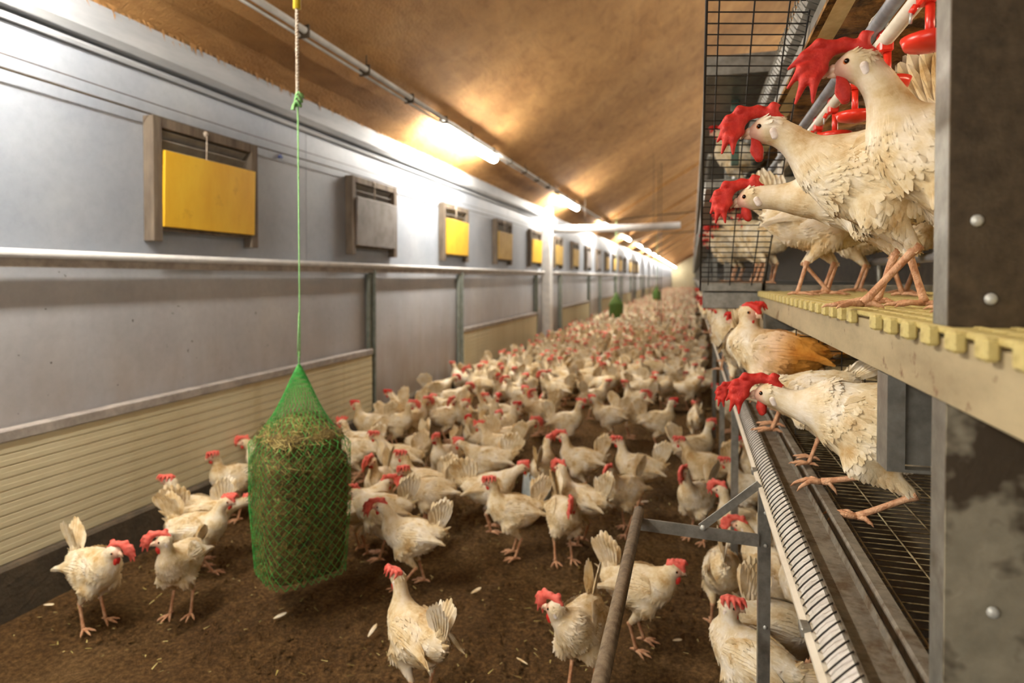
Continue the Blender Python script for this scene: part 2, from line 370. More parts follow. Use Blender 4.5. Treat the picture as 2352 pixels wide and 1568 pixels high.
# the rail on stand-offs with a batten under it
r = empty('wall_rail', (XW, 0, 1.35)); tag(r, 'long pale horizontal pipe rail running along the grey side wall', 'rail')
MB().tube([(0.055, YB + .05, 0.014), (0.055, 60, 0.014)], 0.019, 10).obj('pipe', M['rail'], r)
MB().box((0.046, YB + .05, -0.040), (0.056, 60, 0.0)).obj('batten', M['capping'], r)
br = MB().box((-0.0, -0.012, -0.02), (0.046, 0.012, 0.0)).mesh('bracket', M['galv'])
for y in (0.9, 2.8, 4.62, 6.7, 8.5, 10.2, 12.3): link('bracket', br, r, (0, y, 0.0))
# thin control cables above the inlets
for z, rr, nm, lb in ((2.055, 0.004, 'control_cable', 'dark control cable running along the top of the air inlets'), (2.11, 0.0025, 'control_wire', 'thinner wire just above the control cable on the wall')):
    pts = [(XW + 0.05, y, z + 0.006 * math.sin(y * 1.7)) for y in np.arange(YB + .1, 30, 0.6)]
    tag(MB().tube(pts, rr, 5).obj(nm, M['galvdark']), lb, 'cable')
tag(MB().box((0, 0, 0), (0.012, 0.03, 0.014)).tube([(0.006, .015, .01), (0.006, .02, .03)], .004, 5).obj('cable_clip', M['blue'], loc=(XW + .013, 3.46, 2.03)), 'tiny blue plastic clip on the wall cable beside the green cord', 'clip')
# skirting kerb and the bays: ribbed cream pop-hole boards, bare sheets, posts
struct(MB().box((XW, YB, -0.05), (XW + 0.10, 60, 0.19), ch=0.01).obj('baseboard_left', M['kerb']), 'dark concrete kerb along the foot of the wall')
bays = [(1.05, 4.58), (6.72, 10.2), (12.3, 15.8), (17.9, 21.4), (23.5, 27.0), (29.1, 32.6), (34.7, 38.2), (40.3, 43.8)]
BH = 0.046; NBD = 10
posi = ['nearest ribbed cream shutter at the left of the wall', 'second ribbed cream shutter, behind the flock by the wall', 'third ribbed cream shutter along the wall', 'fourth ribbed cream shutter, a small pale patch', 'fifth ribbed cream shutter far down the wall', 'sixth ribbed cream shutter far down the wall', 'seventh ribbed cream shutter far down the wall', 'farthest ribbed cream shutter at the end of the wall']
for k, (y0, y1) in enumerate(bays):
    t = empty('pop_hole_shutter', (XW + 0.012, y0, 0.19)); tag(t, posi[k], 'shutter', 'ribbed cream shutters along the wall')
    L = y1 - y0
    prof = lambda z: [(0, z), (0.049, z + 0.0008), (0.052, z + 0.004), (0.052, z + BH * .5), (0.0515, z + BH * .5 + .001), (0.0515, z + BH - 0.003), (0.049, z + BH - 0.0008), (0, z + BH)]
    if k < 4:
        bd = MB().prism(prof(0), 0, L).mesh('board', M['board'])
        for i in range(NBD): link('board', bd, t, (0, 0, i * BH))
    else:
        b = MB()
        for i in range(NBD): b.prism(prof(i * BH), 0, L)
        b.obj('board', M['board'], t)
    zt = NBD * BH
    MB().box((0, -0.01, zt), (0.058, L + 0.01, zt + 0.045), ch=0.004).obj('capping', M['capping'], t)
    MB().box((0, -0.01, -0.02), (0.056, L + 0.01, -0.0005), ch=0.003).obj('bottom_rail', M['capping'], t)
py = [4.62, 6.66, 10.24, 12.24, 15.84, 17.84, 21.44, 23.44, 27.04, 29.04, 32.64, 34.64, 38.24]
pl = ['grey channel post where the nearest cream shutter ends', 'pale post between the bare sheet and the second shutter', 'post at the far end of the second cream shutter', 'post where the third cream shutter begins', 'post at the far end of the third cream shutter'] + ['post at the %s end of the %s cream shutter, blurred' % (a_, b_) for b_ in ('fourth', 'fifth', 'sixth', 'seventh') for a_ in ('near', 'far')]
for k, y in enumerate(py):
    t = empty('wall_post', (XW, y, 0)); tag(t, pl[k], 'post', 'grey posts along the side wall')
    MB().prism([(0.012, 0), (0.075, 0), (0.075, 0.006), (0.018, 0.006), (0.018, 0.05), (0.012, 0.05)], 0.0, 1.33).obj('channel', M['postgreen'], t).rotation_euler = (R(90), 0, 0)
    o = t.children[0]; o.location = (0, 0, 1.30); o.rotation_euler = (0, 0, 0)
    # channel built upright: profile in x,y
    me = o.data; 
    for v in me.vertices: v.co = (v.co.x, v.co.z, -1.30 + v.co.y)
    MB().box((0.012, -0.05, 0.0), (0.05, -0.012, 1.30), ch=0.003).obj('guide', M['postgreen'], t)
    MB().tube([(0.03, -0.055, 0.69), (0.03, 0.055, 0.69)], 0.008, 6).obj('pivot', M['galv'], t)
# the shutter lift cord pulleys and feed boxes are too small to see; next, the air inlets
M['rkfill'] = M['lamp'].copy(); M['rkfill'].name = 'warm_fill_strip'; M['rkfill'].node_tree.nodes['Emission'].inputs[0].default_value = (1, .8, .55, 1); M['rkfill'].node_tree.nodes['Emission'].inputs[1].default_value = 45  # warm emission for the fill strips added inside the rack
def inlet_meshes():
    d = {}
    b = MB(); b.box((0.013, 0, 0.0), (0.075, 0.055, 0.60), ch=0.003); d['side'] = b.mesh('jamb', M['wood'])
    b = MB(); b.box((0.013, 0.056, 0.55), (0.072, 0.70, 0.60), ch=0.003); d['top'] = b.mesh('head', M['wood'])
    b = MB(); b.box((0.013, 0.056, 0.055), (0.06, 0.70, 0.085), ch=0.002); d['sill'] = b.mesh('sill', M['wood'])
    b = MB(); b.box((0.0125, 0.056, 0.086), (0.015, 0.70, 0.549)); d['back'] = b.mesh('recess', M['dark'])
    b = MB(); b.add([(0.018, 0, 0), (0.018, 0.62, 0), (0.05, 0.62, 0.035), (0.05, 0, 0.035), (0.018, 0, 0.004), (0.018, 0.62, 0.004), (0.05, 0.62, 0.039), (0.05, 0, 0.039)],
                    [(0, 1, 2, 3), (7, 6, 5, 4), (0, 4, 5, 1), (3, 2, 6, 7), (0, 3, 7, 4), (1, 5, 6, 2)]); d['slat'] = b.mesh('slat', M['louvre'])
    for nm in ('panelyellow', 'panelgrey', 'panelochre'):
        b = MB(); b.box((0.0, 0, 0), (0.016, 0.66, 0.37), ch=0.003); d[nm] = b.mesh('flap', M[nm])
    b = MB(); b.tube([(0.082, 0, 0.0), (0.086, 0, 0.17)], 0.0035, 5); b.sphere((0.075, 0, 0.18), 0.016, n=7, m=5); d['cord'] = b.mesh('cord', M['rope'])
    return d
IM = inlet_meshes()
icol = ['panelyellow', 'panelgrey', 'panelyellow', 'panelochre', 'panelyellow', 'panelochre', 'panelochre', 'panelgrey', 'panelgrey', 'panelochre', 'panelochre', 'panelochre', 'panelgrey', 'panelochre', 'panelochre', 'panelochre']
ilab = ['largest air inlet at left, wooden frame with a bright yellow flap', 'air inlet with a grey flap, second from the left', 'air inlet with a yellow flap, right after the grey one', 'air inlet with a dull ochre flap beside the third yellow one', 'small bright yellow air inlet nearest the white cross duct', 'first air inlet beyond the white cross duct, ochre flap', 'second air inlet beyond the white cross duct, ochre flap', 'first grey air inlet beyond the white cross duct', 'second grey air inlet beyond the white cross duct'] + ['tiny blurred air inlet far down the side wall'] * 7
for k in range(16):
    t = empty('air_inlet', (XW, 2.43 + 1.83 * k, 1.445)); tag(t, ilab[k], 'air inlet', 'air inlets along the side wall')
    for y in (0, 0.70): link('jamb', IM['side'], t, (0, y, 0))
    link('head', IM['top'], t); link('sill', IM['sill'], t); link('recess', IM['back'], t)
    if k < 8:
        for i in range(4): link('slat', IM['slat'], t, (0, 0.068, 0.37 + i * 0.045))
    f = link('flap', IM[icol[k]], t, (0.066, 0.055, 0.072))
    f.rotation_euler = (0, R(1.5), 0)
    link('cord', IM['cord'], t, (-.004, 0.34, 0.40))
# pilaster, white cross duct, cross cable beyond
tag(MB().box((XW, 10.75, 0.19), (XW + 0.16, 11.0, 2.5), ch=0.01).obj('pilaster', M['rail']), 'white pilaster on the wall where the cross duct starts', 'pilaster')
t = empty('cross_duct', (XW, 11.1, 2.13)); tag(t, 'white horizontal duct crossing the aisle above the flock', 'duct')
MB().tube([(0.0, 0, 0), (1.6, 0, 0.0), (2.35, 0, 0.03)], [0.07, 0.065, 0.06], 12).obj('tube', M['rail'], t)
MB().tube([(0.72, 0, 0.07), (0.72, 0, 0.70)], 0.004, 5).obj('hanger', M['galvdark'], t)
MB().tube([(1.9, 0, 0.07), (1.9, 0, 1.28)], 0.004, 5).obj('hanger', M['galvdark'], t)
for k, (y, z, r0, lb) in enumerate(((13.5, 2.55, .012, 'thin dark cable crossing the ceiling beyond the white duct'), (22, 2.75, .02, 'second thin cross cable farther down the hall'))):
    tag(MB().tube([(XW + .1, y, 2.38), (-1, y, z), (0.6, y, z + .1)], r0, 6).obj('cross_cable', M['galvdark']), lb, 'cable')
for k in range(9):
    y = 16 + 5.2 * k
    tag(MB().box((XW + .1, y, -.06), (3.0, y + 0.14, 0.02)).obj('roof_purlin', M['ceiling'], loc=(0, 0, 0)), 'faint brown purlin crossing the far ceiling, %s beyond the white duct' % ('first', 'second', 'third', 'fourth', 'fifth', 'sixth', 'seventh', 'eighth', 'ninth')[k], 'beam', 'purlins across the far ceiling')
    o = bpy.context.scene.collection.objects[-1]
for o in list(COL.objects):
    if o.name.startswith('roof_purlin'):
        for v in o.data.vertices: v.co.z += zceil(v.co.x) - 0.01
# ------------------------------------------------------------------ lamps and their conduit
XL, ZL = -2.08, 2.55
def lamp_meshes():
    b = MB(); N = 14
    prof = []
    for k in range(N):
        a = 2 * math.pi * k / N; prof.append((0.045 * math.cos(a), 0.036 * math.sin(a)))
    L = 0.75
    sec = [(-L, 0.55), (-L + .02, 0.85), (-L + .05, 1), (L - .05, 1), (L - .02, .85), (L, .55)]
    vs = [(x * s_, y, z * s_) for y, s_ in sec for x, z in prof]
    fs = [(i * N + k, i * N + (k + 1) % N, (i + 1) * N + (k + 1) % N, (i + 1) * N + k) for i in range(5) for k in range(N)] + [tuple(range(N)), tuple(range(6 * N - 1, 5 * N - 1, -1))]
    b.add(vs, fs, 0, True); dif = b.mesh('diffuser', M['lamp'])
    hs = MB().box((-0.048, -0.74, 0.037), (0.048, 0.74, 0.052), ch=.004).mesh('housing', M['rail'])
    cl = MB().box((-0.012, -0.012, 0.052), (0.012, 0.012, 0.062)).mesh('clip', M['galv'])
    return dif, hs, cl
LD, LH, LC = lamp_meshes()
llab = ['nearest strip lamp in view, glowing below the ceiling conduit', 'second glowing strip lamp, where the wall brightens beside the duct', 'third glowing strip lamp, just beyond the white duct', 'fourth glowing strip lamp along the conduit', 'fifth glowing strip lamp along the conduit']
for k in range(-2, 16):
    t = empty('strip_lamp', (XL, 5.85 + (5.12 if k > -1 else 4.85) * k, ZL))
    lb = llab[k] if 0 <= k < 5 else ('strip lamp overhead behind or beside the camera' if k < 0 else 'tiny glowing dot of the far row of strip lamps')
    tag(t, lb, 'lamp', 'strip lamps in a row under the ceiling')
    link('diffuser', LD, t); link('housing', LH, t)
    for y in (-.4, .4): link('clip', LC, t, (0, y, 0))
t = empty('lamp_conduit', (XL + .02, 0, ZL + 0.082)); tag(t, 'long pale conduit and cable that carry the strip lamps', 'conduit')
MB().tube([(0, YB + .1, 0), (0, 76, 0)], 0.019, 10).obj('pipe', M['white_trim'], t)
MB().tube([(-0.035, YB + .1, -0.025), (-0.035, 76, -0.025)], 0.009, 6).obj('cable', M['white_trim'], t)
cb = MB().box((-0.05, -0.006, -0.04), (0.025, 0.006, 0.03)).mesh('clamp', M['galvdark'])
hg = MB().tube([(0, 0, 0.015), (0, 0, 0.11)], 0.004, 5).mesh('hanger', M['galvdark'])
for k in range(16):
    y = 1.7 + 0.68 * k
    link('clamp', cb, t, (0, y, 0))
    if k % 3 == 0: link('hanger', hg, t, (0, y, 0))
# unseen second row added above the aviary to light ceiling and far end
for k in range(-1, 17):
    t = empty('strip_lamp', (2.6, 2.0 + 4.3 * k, 3.6)); tag(t, 'unseen strip lamp added above the far side of the aviary rack', 'lamp', 'added strip lamps above the aviary rack')  # this strip_lamp row is added and unseen, unlike the row under the conduit
    link('diffuser', LD, t); link('housing', LH, t)

# ================================================================== AVIARY RACK (right)
XE = 0.258; hS = 0.052; hB = 0.133; DK = H - 0.47           # deck edge, slat depth, beam bottom, lower deck height
rk = empty('aviary_rack', (XE, 0, 0)); tag(rk, 'galvanised aviary rack frame of posts, beams and decks at right', 'rack')
def rbox(name, a, b, m, ch=0.001, par=None):
    return MB().box((a[0] - XE, a[1], a[2]), (b[0] - XE, b[1], b[2]), ch=ch).obj(name, m, par or rk)
Y_END = Yof(2.5, 0.25)
# near deck: front edge beam, cross beams, posts
rbox('edge_beam', (XE, -0.3, H - hB), (XE + 0.012, Y_END, H - hS - 0.012), M['beam'])
def cpost(X, Y, z0, z1, wx=0.076, wy=0.045, m='galvdark', fm='galv'):
    o = MB().box((0, 0, z0), (wx, 0.004, z1)).box((0, 0.0041, z0), (0.004, wy, z1), 1).box((wx - .004, .0041, z0), (wx, wy, z1), 1).obj('post', [M[m], M[fm]], rk, (X - XE, Y, 0))
    return o
P0 = Yof(0.672, 0.30)
p = cpost(0.266, P0, H - hB, H + 1.3); p2 = cpost(0.266, P0, -0.02, H - hB - .002, m='postlow')
bt = MB().sphere((0, -0.004, 0), (0.0065, 0.004, 0.0065), n=10, m=6).mesh('bolt', M['bolt'])
for zx, zz in ((2241, 507), (2272, 686), (2277, 1402)):
    r_ = ray(zx, zz); tt = P0 / r_.y; link('bolt', bt, p2 if zz > 900 else p, (r_.x * tt - 0.266, 0, H + r_.z * tt))
for X, Y, z1 in ((0.27, Y_END - 0.05, H - hB), (0.95, P0, H + 1.3), (0.95, Y_END - 0.05, H + 1.3)): cpost(X, Y, -0.02, z1, m='galv')
YC = Yof(0.862, 0.26)
cb_ = MB().box((0, 0, -0.266 + H), (0.022, 0.004, H - hB - 0.001), 1).box((0, 0.004, H - 0.266), (0.004, 0.05, H - hB - 0.001), 1).box((0.022, 0.02, -0.26 + H), (0.9, 0.025, H - hB - 0.001)).box((0.022, .0, H - .266), (0.9, .02, H - .262)).obj('cross_beam', [M['galv'], M['galv']], rk, (0, YC, 0))
rbox('cross_beam', (XE + .014, Y_END - .06, H - 0.20), (1.2, Y_END - .02, H - hB - .001), M['galv'])
# plastic grid floor, each cross bar and tab is a piece
g = empty('slatted_floor', (XE, 0, H - hS)); tag(g, 'yellow plastic slatted floor of the upper deck with overhanging tabs', 'slatted floor')
pit = 0.031
sb = MB().box((0.004, -0.0055, -0.010), (0.86, 0.0055, -0.001), ch=0.002).mesh('slat', M['yellowplastic'])
k = 0
y = -0.25
while y < Y_END - 0.01:
    link('slat', sb, g, (0, y, 0)); y += pit
    k += 1
lb_ = MB().box((-0.005, -0.25, -0.008), (0.005, Y_END - .01, 0.0), ch=0.002).mesh('rib', M['yellowplastic'])
for i in range(26): link('rib', lb_, g, (0.002 + i * pit * 1.08, 0, 0.0))
tb = MB().box((-0.014, -0.0115, -0.022), (-0.0005, 0.0115, -0.0005), ch=0.003).mesh('tab', M['yellowplastic'])
y = 0.30
while y < Y_END - 0.02:
    if not (1.02 < y < 1.08): link('tab', tb, g, (-0.0, y, 0))
    y += 0.0700
# lower deck: white lip with wire hoops, feed trough, rail, wire floor
tr = empty('feed_trough', (0.169, 0, DK)); tag(tr, 'long dusty metal feed trough with a white lip on the lower deck edge', 'feed trough')
YT = 9.0
def prof_y(name, prof, m, par, y0=0.35, y1=YT): return MB().prism(prof, y0, y1).obj(name, m, par)
prof_y('lip', [(0, -0.030), (0.004, -0.018), (0.012, -0.008), (0.024, -0.002), (0.024, -0.006), (0.013, -0.013), (0.008, -0.021), (0.005, -0.030)], M['whiteplastic'], tr)
prof_y('outer_lip', [(-0.014, -0.040), (-0.014, -0.034), (-0.006, -0.0305), (0.004, -0.0305), (0.004, -0.036)], M['pipewhite'], tr)
prof_y('ridge', [(0.0245, -0.006), (0.0245, 0.004), (0.029, 0.004), (0.031, -0.012), (0.0265, -0.012)], M['trough'], tr)
prof_y('pan', [(0.0312, -0.012), (0.079, -0.012), (0.081, 0.0), (0.083, 0.0), (0.083, -0.016), (0.0312, -0.016)], M['trough'], tr)
hp = MB().tube([(0.026, 0.0, 0.006), (0.020, -0.004, 0.004), (0.011, -0.008, -0.002), (0.002, -0.008, -0.012), (-0.004, -0.002, -0.024), (-0.004, 0.006, -0.030)], 0.0013, 5).mesh('hoop', M['wire'])
y = 0.62; k = 0
while y < 4.2:
    link('hoop', hp, tr, (0, y, 0)); y += 0.0243
b = MB(); y0 = y
while y < YT: b.tube([(0.026, y, 0.006), (0.002, y - .008, -0.012), (-0.004, y + .006, -0.030)], 0.0014, 4); y += 0.0243
o = b.obj('far_hoops', M['wire'], tr); o['kind'] = 'stuff'
jn = MB().box((-0.018, -0.014, -0.042), (-0.004, 0.014, -0.028), ch=0.002).mesh('joint', M['galv'])
for y in (0.98, 1.75, 2.9): link('joint', jn, tr, (0, y, 0))
rl = MB().prism([(0, -0.022), (0.023, -0.022), (0.023, -0.004), (0.020, 0.0), (0.003, 0.0), (0, -0.004)], 0.3, YT).obj('edge_rail', M['trough'], rk, (0.268 - XE, 0, DK - 0.004))
wf = empty('wire_floor', (0.298, 0, DK - 0.028)); tag(wf, 'galvanised wire mesh floor of the lower deck behind the trough', 'wire floor')
b = MB(); y = 0.3
while y < 5: b.tube([(0, y, 0), (0.85, y, 0)], 0.0014, 4, cap=False); y += 0.0254
o = b.obj('cross_wires', M['wirebright'], wf); o['kind'] = 'stuff'
b = MB()
for i in range(13): b.tube([(0.01 + i * 0.07, 0.3, 0.0025), (0.01 + i * 0.07, 5, 0.0025)], 0.002, 4, cap=False)
o = b.obj('long_wires', M['wirebright'], wf); o['kind'] = 'stuff'
struct(MB().box((0.30, -0.2, DK - 0.20), (1.2, 9, DK - 0.19)).obj('manure_belt', M['kerb']), 'dark crusted belt under the wire floor')
# inner partition of black mesh, and dark far side of the rack
def wire_grid(name, x0, x1, z0, z1, px, pz, r, mat, fn, parent=None):
    b = MB(); x = x0
    while x <= x1 + 1e-6: b.tube([fn(x, z0), fn(x, z1)], r, 4, cap=False); x += px
    z = z0
    while z <= z1 + 1e-6: b.tube([fn(x0, z), fn(x1, z)], r, 4, cap=False); z += pz
    o = b.obj(name, mat, parent); return o
t = empty('mesh_partition', (0.30, 2.05, DK)); tag(t, 'black wire mesh partition inside the lower tier behind the hens', 'mesh partition')
o = wire_grid('wire', 0, 0.62, 0.0, 0.33, 0.062, 0.021, 0.0016, M['wire'], lambda x, z: (x, 0.0, z), t); o['kind'] = 'stuff'
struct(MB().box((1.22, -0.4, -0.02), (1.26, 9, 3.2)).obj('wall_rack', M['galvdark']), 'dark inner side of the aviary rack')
# belt and underside of the tier above
ZB = H + 0.50
b = MB(); n = 30; m = 60
vs = []; 
for i in range(n):
    for j in range(m):
        X = XE - 0.012 + (1.0) * i / (n - 1); Y = -0.3 + 3.2 * j / (m - 1)
        zz = ZB + 0.03 * math.sin(i / (n - 1) * math.pi) * -0.3 + 0.022 * (noise.noise((X * 9, Y * 9, 0)) + 0.5 * noise.noise((X * 26, Y * 26, 4))) * min(1, i / 4)
        vs.append((X, Y, zz - (0.0 if i else 0.004)))
b.add(vs, [(i * m + j, i * m + j + 1, (i + 1) * m + j + 1, (i + 1) * m + j) for i in range(n - 1) for j in range(m - 1)], 0, True)
b.mi = [1 if (q // (m - 1)) < 1 else 0 for q in range(len(b.f))]
b.box((XE, -0.3, ZB + 0.05), (1.25, 2.9, ZB + 0.06), 0)
o = b.obj('droppings_belt', [M['crust'], M['beltcream']]); tag(o, 'cream droppings belt crusted with dark manure above the upper hens', 'belt')
XT = XE
t = empty('upper_feed_trough', (XT, 0, H + 0.68)); tag(t, 'grey feed trough of the top tier with scalloped wire guard', 'feed trough')
MB().prism([(0, 0.02), (0.006, -0.02), (0.03, -0.04), (0.075, -0.04), (0.085, 0.03), (0.082, 0.03), (0.072, -0.036), (0.032, -0.036), (0.009, -0.018), (0.003, 0.02)], 0.3, 9).obj('pan', M['galv'], t)
hp2 = MB().tube([(0.0, 0.0, 0.024), (-0.014, -0.008, 0.010), (-0.014, -0.010, -0.012), (0.0, -0.004, -0.030), (0.03, 0.0, -0.043)], 0.0016, 5).mesh('hoop', M['galv'])
y = 0.9
while y < 4: link('hoop', hp2, t, (0, y, 0)); y += 0.035
MB().box((0.02, 0.3, -0.12), (0.05, 9, -0.045), ch=.004).obj('beam', M['galv'], t)
# drinker line: two pipes and red nipples with drip cups
dl = empty('drinker_line', (0.327, 0, H + 0.42)); tag(dl, 'drinker line of a white and a grey pipe above the hens', 'drinker line')
MB().tube([(0, 0.3, 0), (0, 4.5, 0)], 0.0125, 12).obj('white_pipe', M['pipewhite'], dl)
MB().tube([(-0.016, 0.3, 0.024), (-0.016, 4.5, 0.024)], 0.0125, 12).obj('grey_pipe', M['pipegrey'], dl)
tw = MB().tube([(-.006 + .018 * math.cos(a * .8), .012 * math.sin(a * 1.7), 0.017 + .036 * math.sin(a * .8)) for a in range(16)], 0.0035, 5).mesh('tie', M['rope'])
for y in (1.28, 2.3): link('tie', tw, dl, (0, y, 0))
def cup_mesh():
    b = MB(); b.box((-0.011, -0.014, -0.022), (0.011, 0.014, 0.016), ch=.003); b.tube([(0.004, 0, -0.018), (0.004, 0, -0.075)], 0.0065, 8)
    b.tube([(-0.012, 0.006, -0.02), (-0.018, 0.008, -0.03)], 0.005, 7); me1 = b.mesh('saddle', M['redplastic'])
    b = MB(); N = 20
    rings = [(0.002, -0.076), (0.030, -0.078), (0.036, -0.070), (0.038, -0.070), (0.033, -0.084), (0.012, -0.090), (0.001, -0.091)]
    b.add([(r0 * math.cos(2 * math.pi * k / N) + .004, r0 * math.sin(2 * math.pi * k / N), z) for r0, z in rings for k in range(N)], [(i * N + k, (i + 1) * N + k, (i + 1) * N + (k + 1) % N, i * N + (k + 1) % N) for i in range(len(rings) - 1) for k in range(N)], 0, True)
    me2 = b.mesh('drip_cup', M['redplastic'])
    b = MB(); b.tube([(-0.018, 0.008, -0.030), (-0.019, 0.008, -0.045)], 0.0022, 6); me3 = b.mesh('nipple_pin', M['bolt'])
    return me1, me2, me3
CM = cup_mesh()
clab = ['red drinking nipple with round cup, nearest, partly behind the post', 'red drinking nipple whose cup sits just above the tall hen', 'red drinking nipple beyond the head of the tall hen', 'red drinking nipple above the back of the middle hen', 'farthest red drinking nipple on the line']
for k, px in enumerate((2122, 2027, 1955, 1910, 1876)):
    X = 0.327; xi = px - 1590; d = X * F / (math.cos(YAW) * xi); Y = Yof(d, X)
    t = empty('drinker_nipple', (X, Y, H + 0.42)); tag(t, clab[k], 'drinker', 'red nipples on the drinker line')
    for nm, me in zip(('saddle', 'drip_cup', 'nipple_pin'), CM): link(nm, me, t)
# white bracket with pipe joint at the far end of the drinker line
t = empty('pipe_bracket', (0.36, 2.72, H + 0.30)); tag(t, 'pale grey pipe elbow and bracket hanging in the upper tier', 'bracket')
MB().tube([(0, 0, 0), (-0.02, -0.1, -0.05), (-0.05, -0.16, -0.055)], 0.016, 10).obj('elbow', M['pipegrey'], t)
MB().box((-0.05, -0.14, -0.03), (-0.03, -0.12, 0.19), ch=.003).obj('strap', M['whiteplastic'], t)
MB().sphere((-0.03, -0.13, -0.06), 0.022).obj('joint', M['whiteplastic'], t)
# unseen warm fill strips, added to brighten the inside of the tiers
for Y0, z, lb in ((1.1, H + 0.455, 'added fill strip under the belt inside the near upper tier'), (2.3, H + 0.455, 'second added fill strip under the belt inside the upper tier'), (3.4, H - hB - .05, 'added fill strip in the lower tier far behind the hens')):
    t = empty('rack_fill_strip', (0.80, Y0, z)); tag(t, lb, 'lamp', 'added fill strips inside the rack')
    MB().tube([(0, -.3, 0), (0, .3, 0)], .009, 8).obj('tube', M['rkfill'], t); MB().box((-.012, -.31, .0095), (.012, .31, .02)).obj('housing', M['whiteplastic'], t)
# interior perch bar with stands
t = empty('perch', (0.61, 0, H - hS)); tag(t, 'round grey perch bar inside the upper tier behind the hens', 'perch')
MB().tube([(0, 0.35, 0.105), (0, 2.5, 0.105)], 0.013, 10).obj('bar', M['pipegrey'], t)
for y in (0.5, 1.7, 2.4): MB().tube([(0, y, 0), (0, y, 0.105)], 0.008, 6).obj('leg', M['galv'], t)

# end of the near deck: wide cross plate and the sloping mesh flap
dE = 2.5
t = empty('end_plate', (0.04, Y_END, H)); tag(t, 'stained galvanised end plate where the wider deck begins', 'plate')
MB().box((0, 0, -0.125), (0.225, 0.02, -0.058), ch=.003).obj('lower_plate', M['galv'], t)
MB().box((-0.012, -0.01, -0.056), (0.225, 0.03, -0.02), ch=.003).obj('upper_plate', M['galv'], t)
t = empty('mesh_flap', (0, 0, 0)); tag(t, 'tall black wire mesh flap leaning towards the camera beside the hens', 'mesh flap')
def fl(x, s):
    d = 2.49 - 0.96 * s; X = 0.032 + x; return (X, Yof(d, X), H - 0.03 + 0.70 * s)
b = MB()
for x in (0.0, 0.028, 0.110, 0.192): b.tube([fl(x, 0), fl(x, 1.35)], 0.0022, 5, cap=False)
s = 0.02
while s < 1.35: b.tube([fl(0, s), fl(0.238, s)], 0.0019, 5, cap=False); s += 0.0257
o = b.obj('wires', M['wire'], t); o['kind'] = 'stuff'
MB().tube([fl(-.002, -0.03), fl(-.002, 1.35)], 0.0035, 6).obj('frame_bar', M['wire'], t)
MB().tube([fl(0.240, -0.03), fl(0.240, 1.35)], 0.0025, 6).obj('frame_bar', M['wire'], t)
MB().tube([fl(0.240, -0.03), (fl(0.24, 0)[0] + .01, fl(.24, 0)[1] - .02, H + .08)], 0.006, 6).obj('hinge_bar', M['galvdark'], t)
# the wider rack beyond: decks, beams, posts, perches
fr = empty('far_rack', (0.05, Y_END, 0)); tag(fr, 'continuation of the aviary rack receding down the hall', 'rack')
L = 55
for z0, z1, m in ((H - .075, H - .03, 'galv'), (H + .36, H + .40, 'galv'), (H + 0.82, H + .90, 'galv'), (DK - .06, DK - .03, 'trough')):
    MB().box((0.0 if z0 > DK else .12, .04, z0), (1.1, L, z1), ch=.002).obj('deck', M[m], fr)
for k in range(22):
    MB().box((0.15, 1.6 + 2.4 * k, DK - .03), (0.19, 1.645 + 2.4 * k, H + 1.1)).obj('post', M['galv'], fr)
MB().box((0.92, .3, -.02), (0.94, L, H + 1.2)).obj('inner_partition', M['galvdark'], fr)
MB().tube([(0.02, .05, H + .50), (.02, L, H + .50)], .012, 8).obj('perch_bar', M['galv'], fr)
tag(MB().box((0, 0, 0), (0.035, 0.03, 0.46), ch=.003).box((-.0, .0, .38), (.055, .03, .46), ch=.003).obj('switch_box', M['greenbox'], loc=(0.17, 3.1, H + .52)), 'dark green upright box behind the mesh flap', 'box')
# leg posts of the lower deck and the fold-out perch
XP = 0.158
lp = [(Yof(1.526, XP), 'grey lower deck leg with the perch bracket, left of the trough'), (Yof(2.59, XP), 'second grey lower deck leg among the hens'), (Yof(3.7, XP), 'third lower deck leg half hidden by the flock'), (Yof(5, XP), 'fourth lower deck leg, blurred behind the flock')]
for Y, lb in lp:
    t = empty('deck_leg', (XP, Y, 0)); tag(t, lb, 'leg post', 'legs carrying the lower deck edge')
    MB().prism([(0, 0), (0.028, 0), (0.028, 0.003), (0.003, 0.003), (0.003, 0.028), (0, 0.028)], -0.02, DK - 0.04).obj('angle_bar', M['galv'], t)
    o = t.children[0]
    for v in o.data.vertices: v.co = (v.co.x, v.co.z, v.co.y)
    if Y < 2:
        for z in (0.42, 0.62, 0.70): MB().sphere((0.016, -0.003, z), (.005, .003, .005), n=8, m=5).obj('bolt', M['bolt'], t)
t = empty('fold_out_perch', (XP, lp[0][0] - 0.008, 0)); tag(t, 'crusted steel pipe perch on a triangular bracket in the aisle', 'perch')
MB().add([], []) if False else None
def bar(p0, p1, hgt, th, m, nm, par):
    p0 = Vector(p0); p1 = Vector(p1); d = (p1 - p0).normalized(); u = Vector((0, 1, 0)); n_ = d.cross(u).normalized()
    vs = []
    for p_ in (p0, p1):
        for a, c_ in ((-1, -1), (1, -1), (1, 1), (-1, 1)): vs.append(p_ + n_ * (a * hgt / 2) + u * (c_ * th / 2))
    b = MB(); b.add(vs, [(0, 1, 2, 3), (7, 6, 5, 4), (0, 4, 5, 1), (1, 5, 6, 2), (2, 6, 7, 3), (3, 7, 4, 0)]); return b.obj(nm, m, par)
bar((0.0, -.004, 0.635), (-0.295, -.004, 0.645), 0.030, 0.006, M['galv'], 'arm', t)
bar((0.0, -.012, 0.775), (-0.135, -.012, 0.655), 0.018, 0.005, M['galv'], 'brace', t)
MB().tube([(-0.288, 0.03, 0.665), (-0.288, -0.9, 0.660)], 0.0135, 12).obj('perch_pipe', M['pipebrown'], t)
MB().sphere((-0.130, -.012, 0.655), (.008, .006, .008), n=8, m=5).obj('bolt', M['bolt'], t)

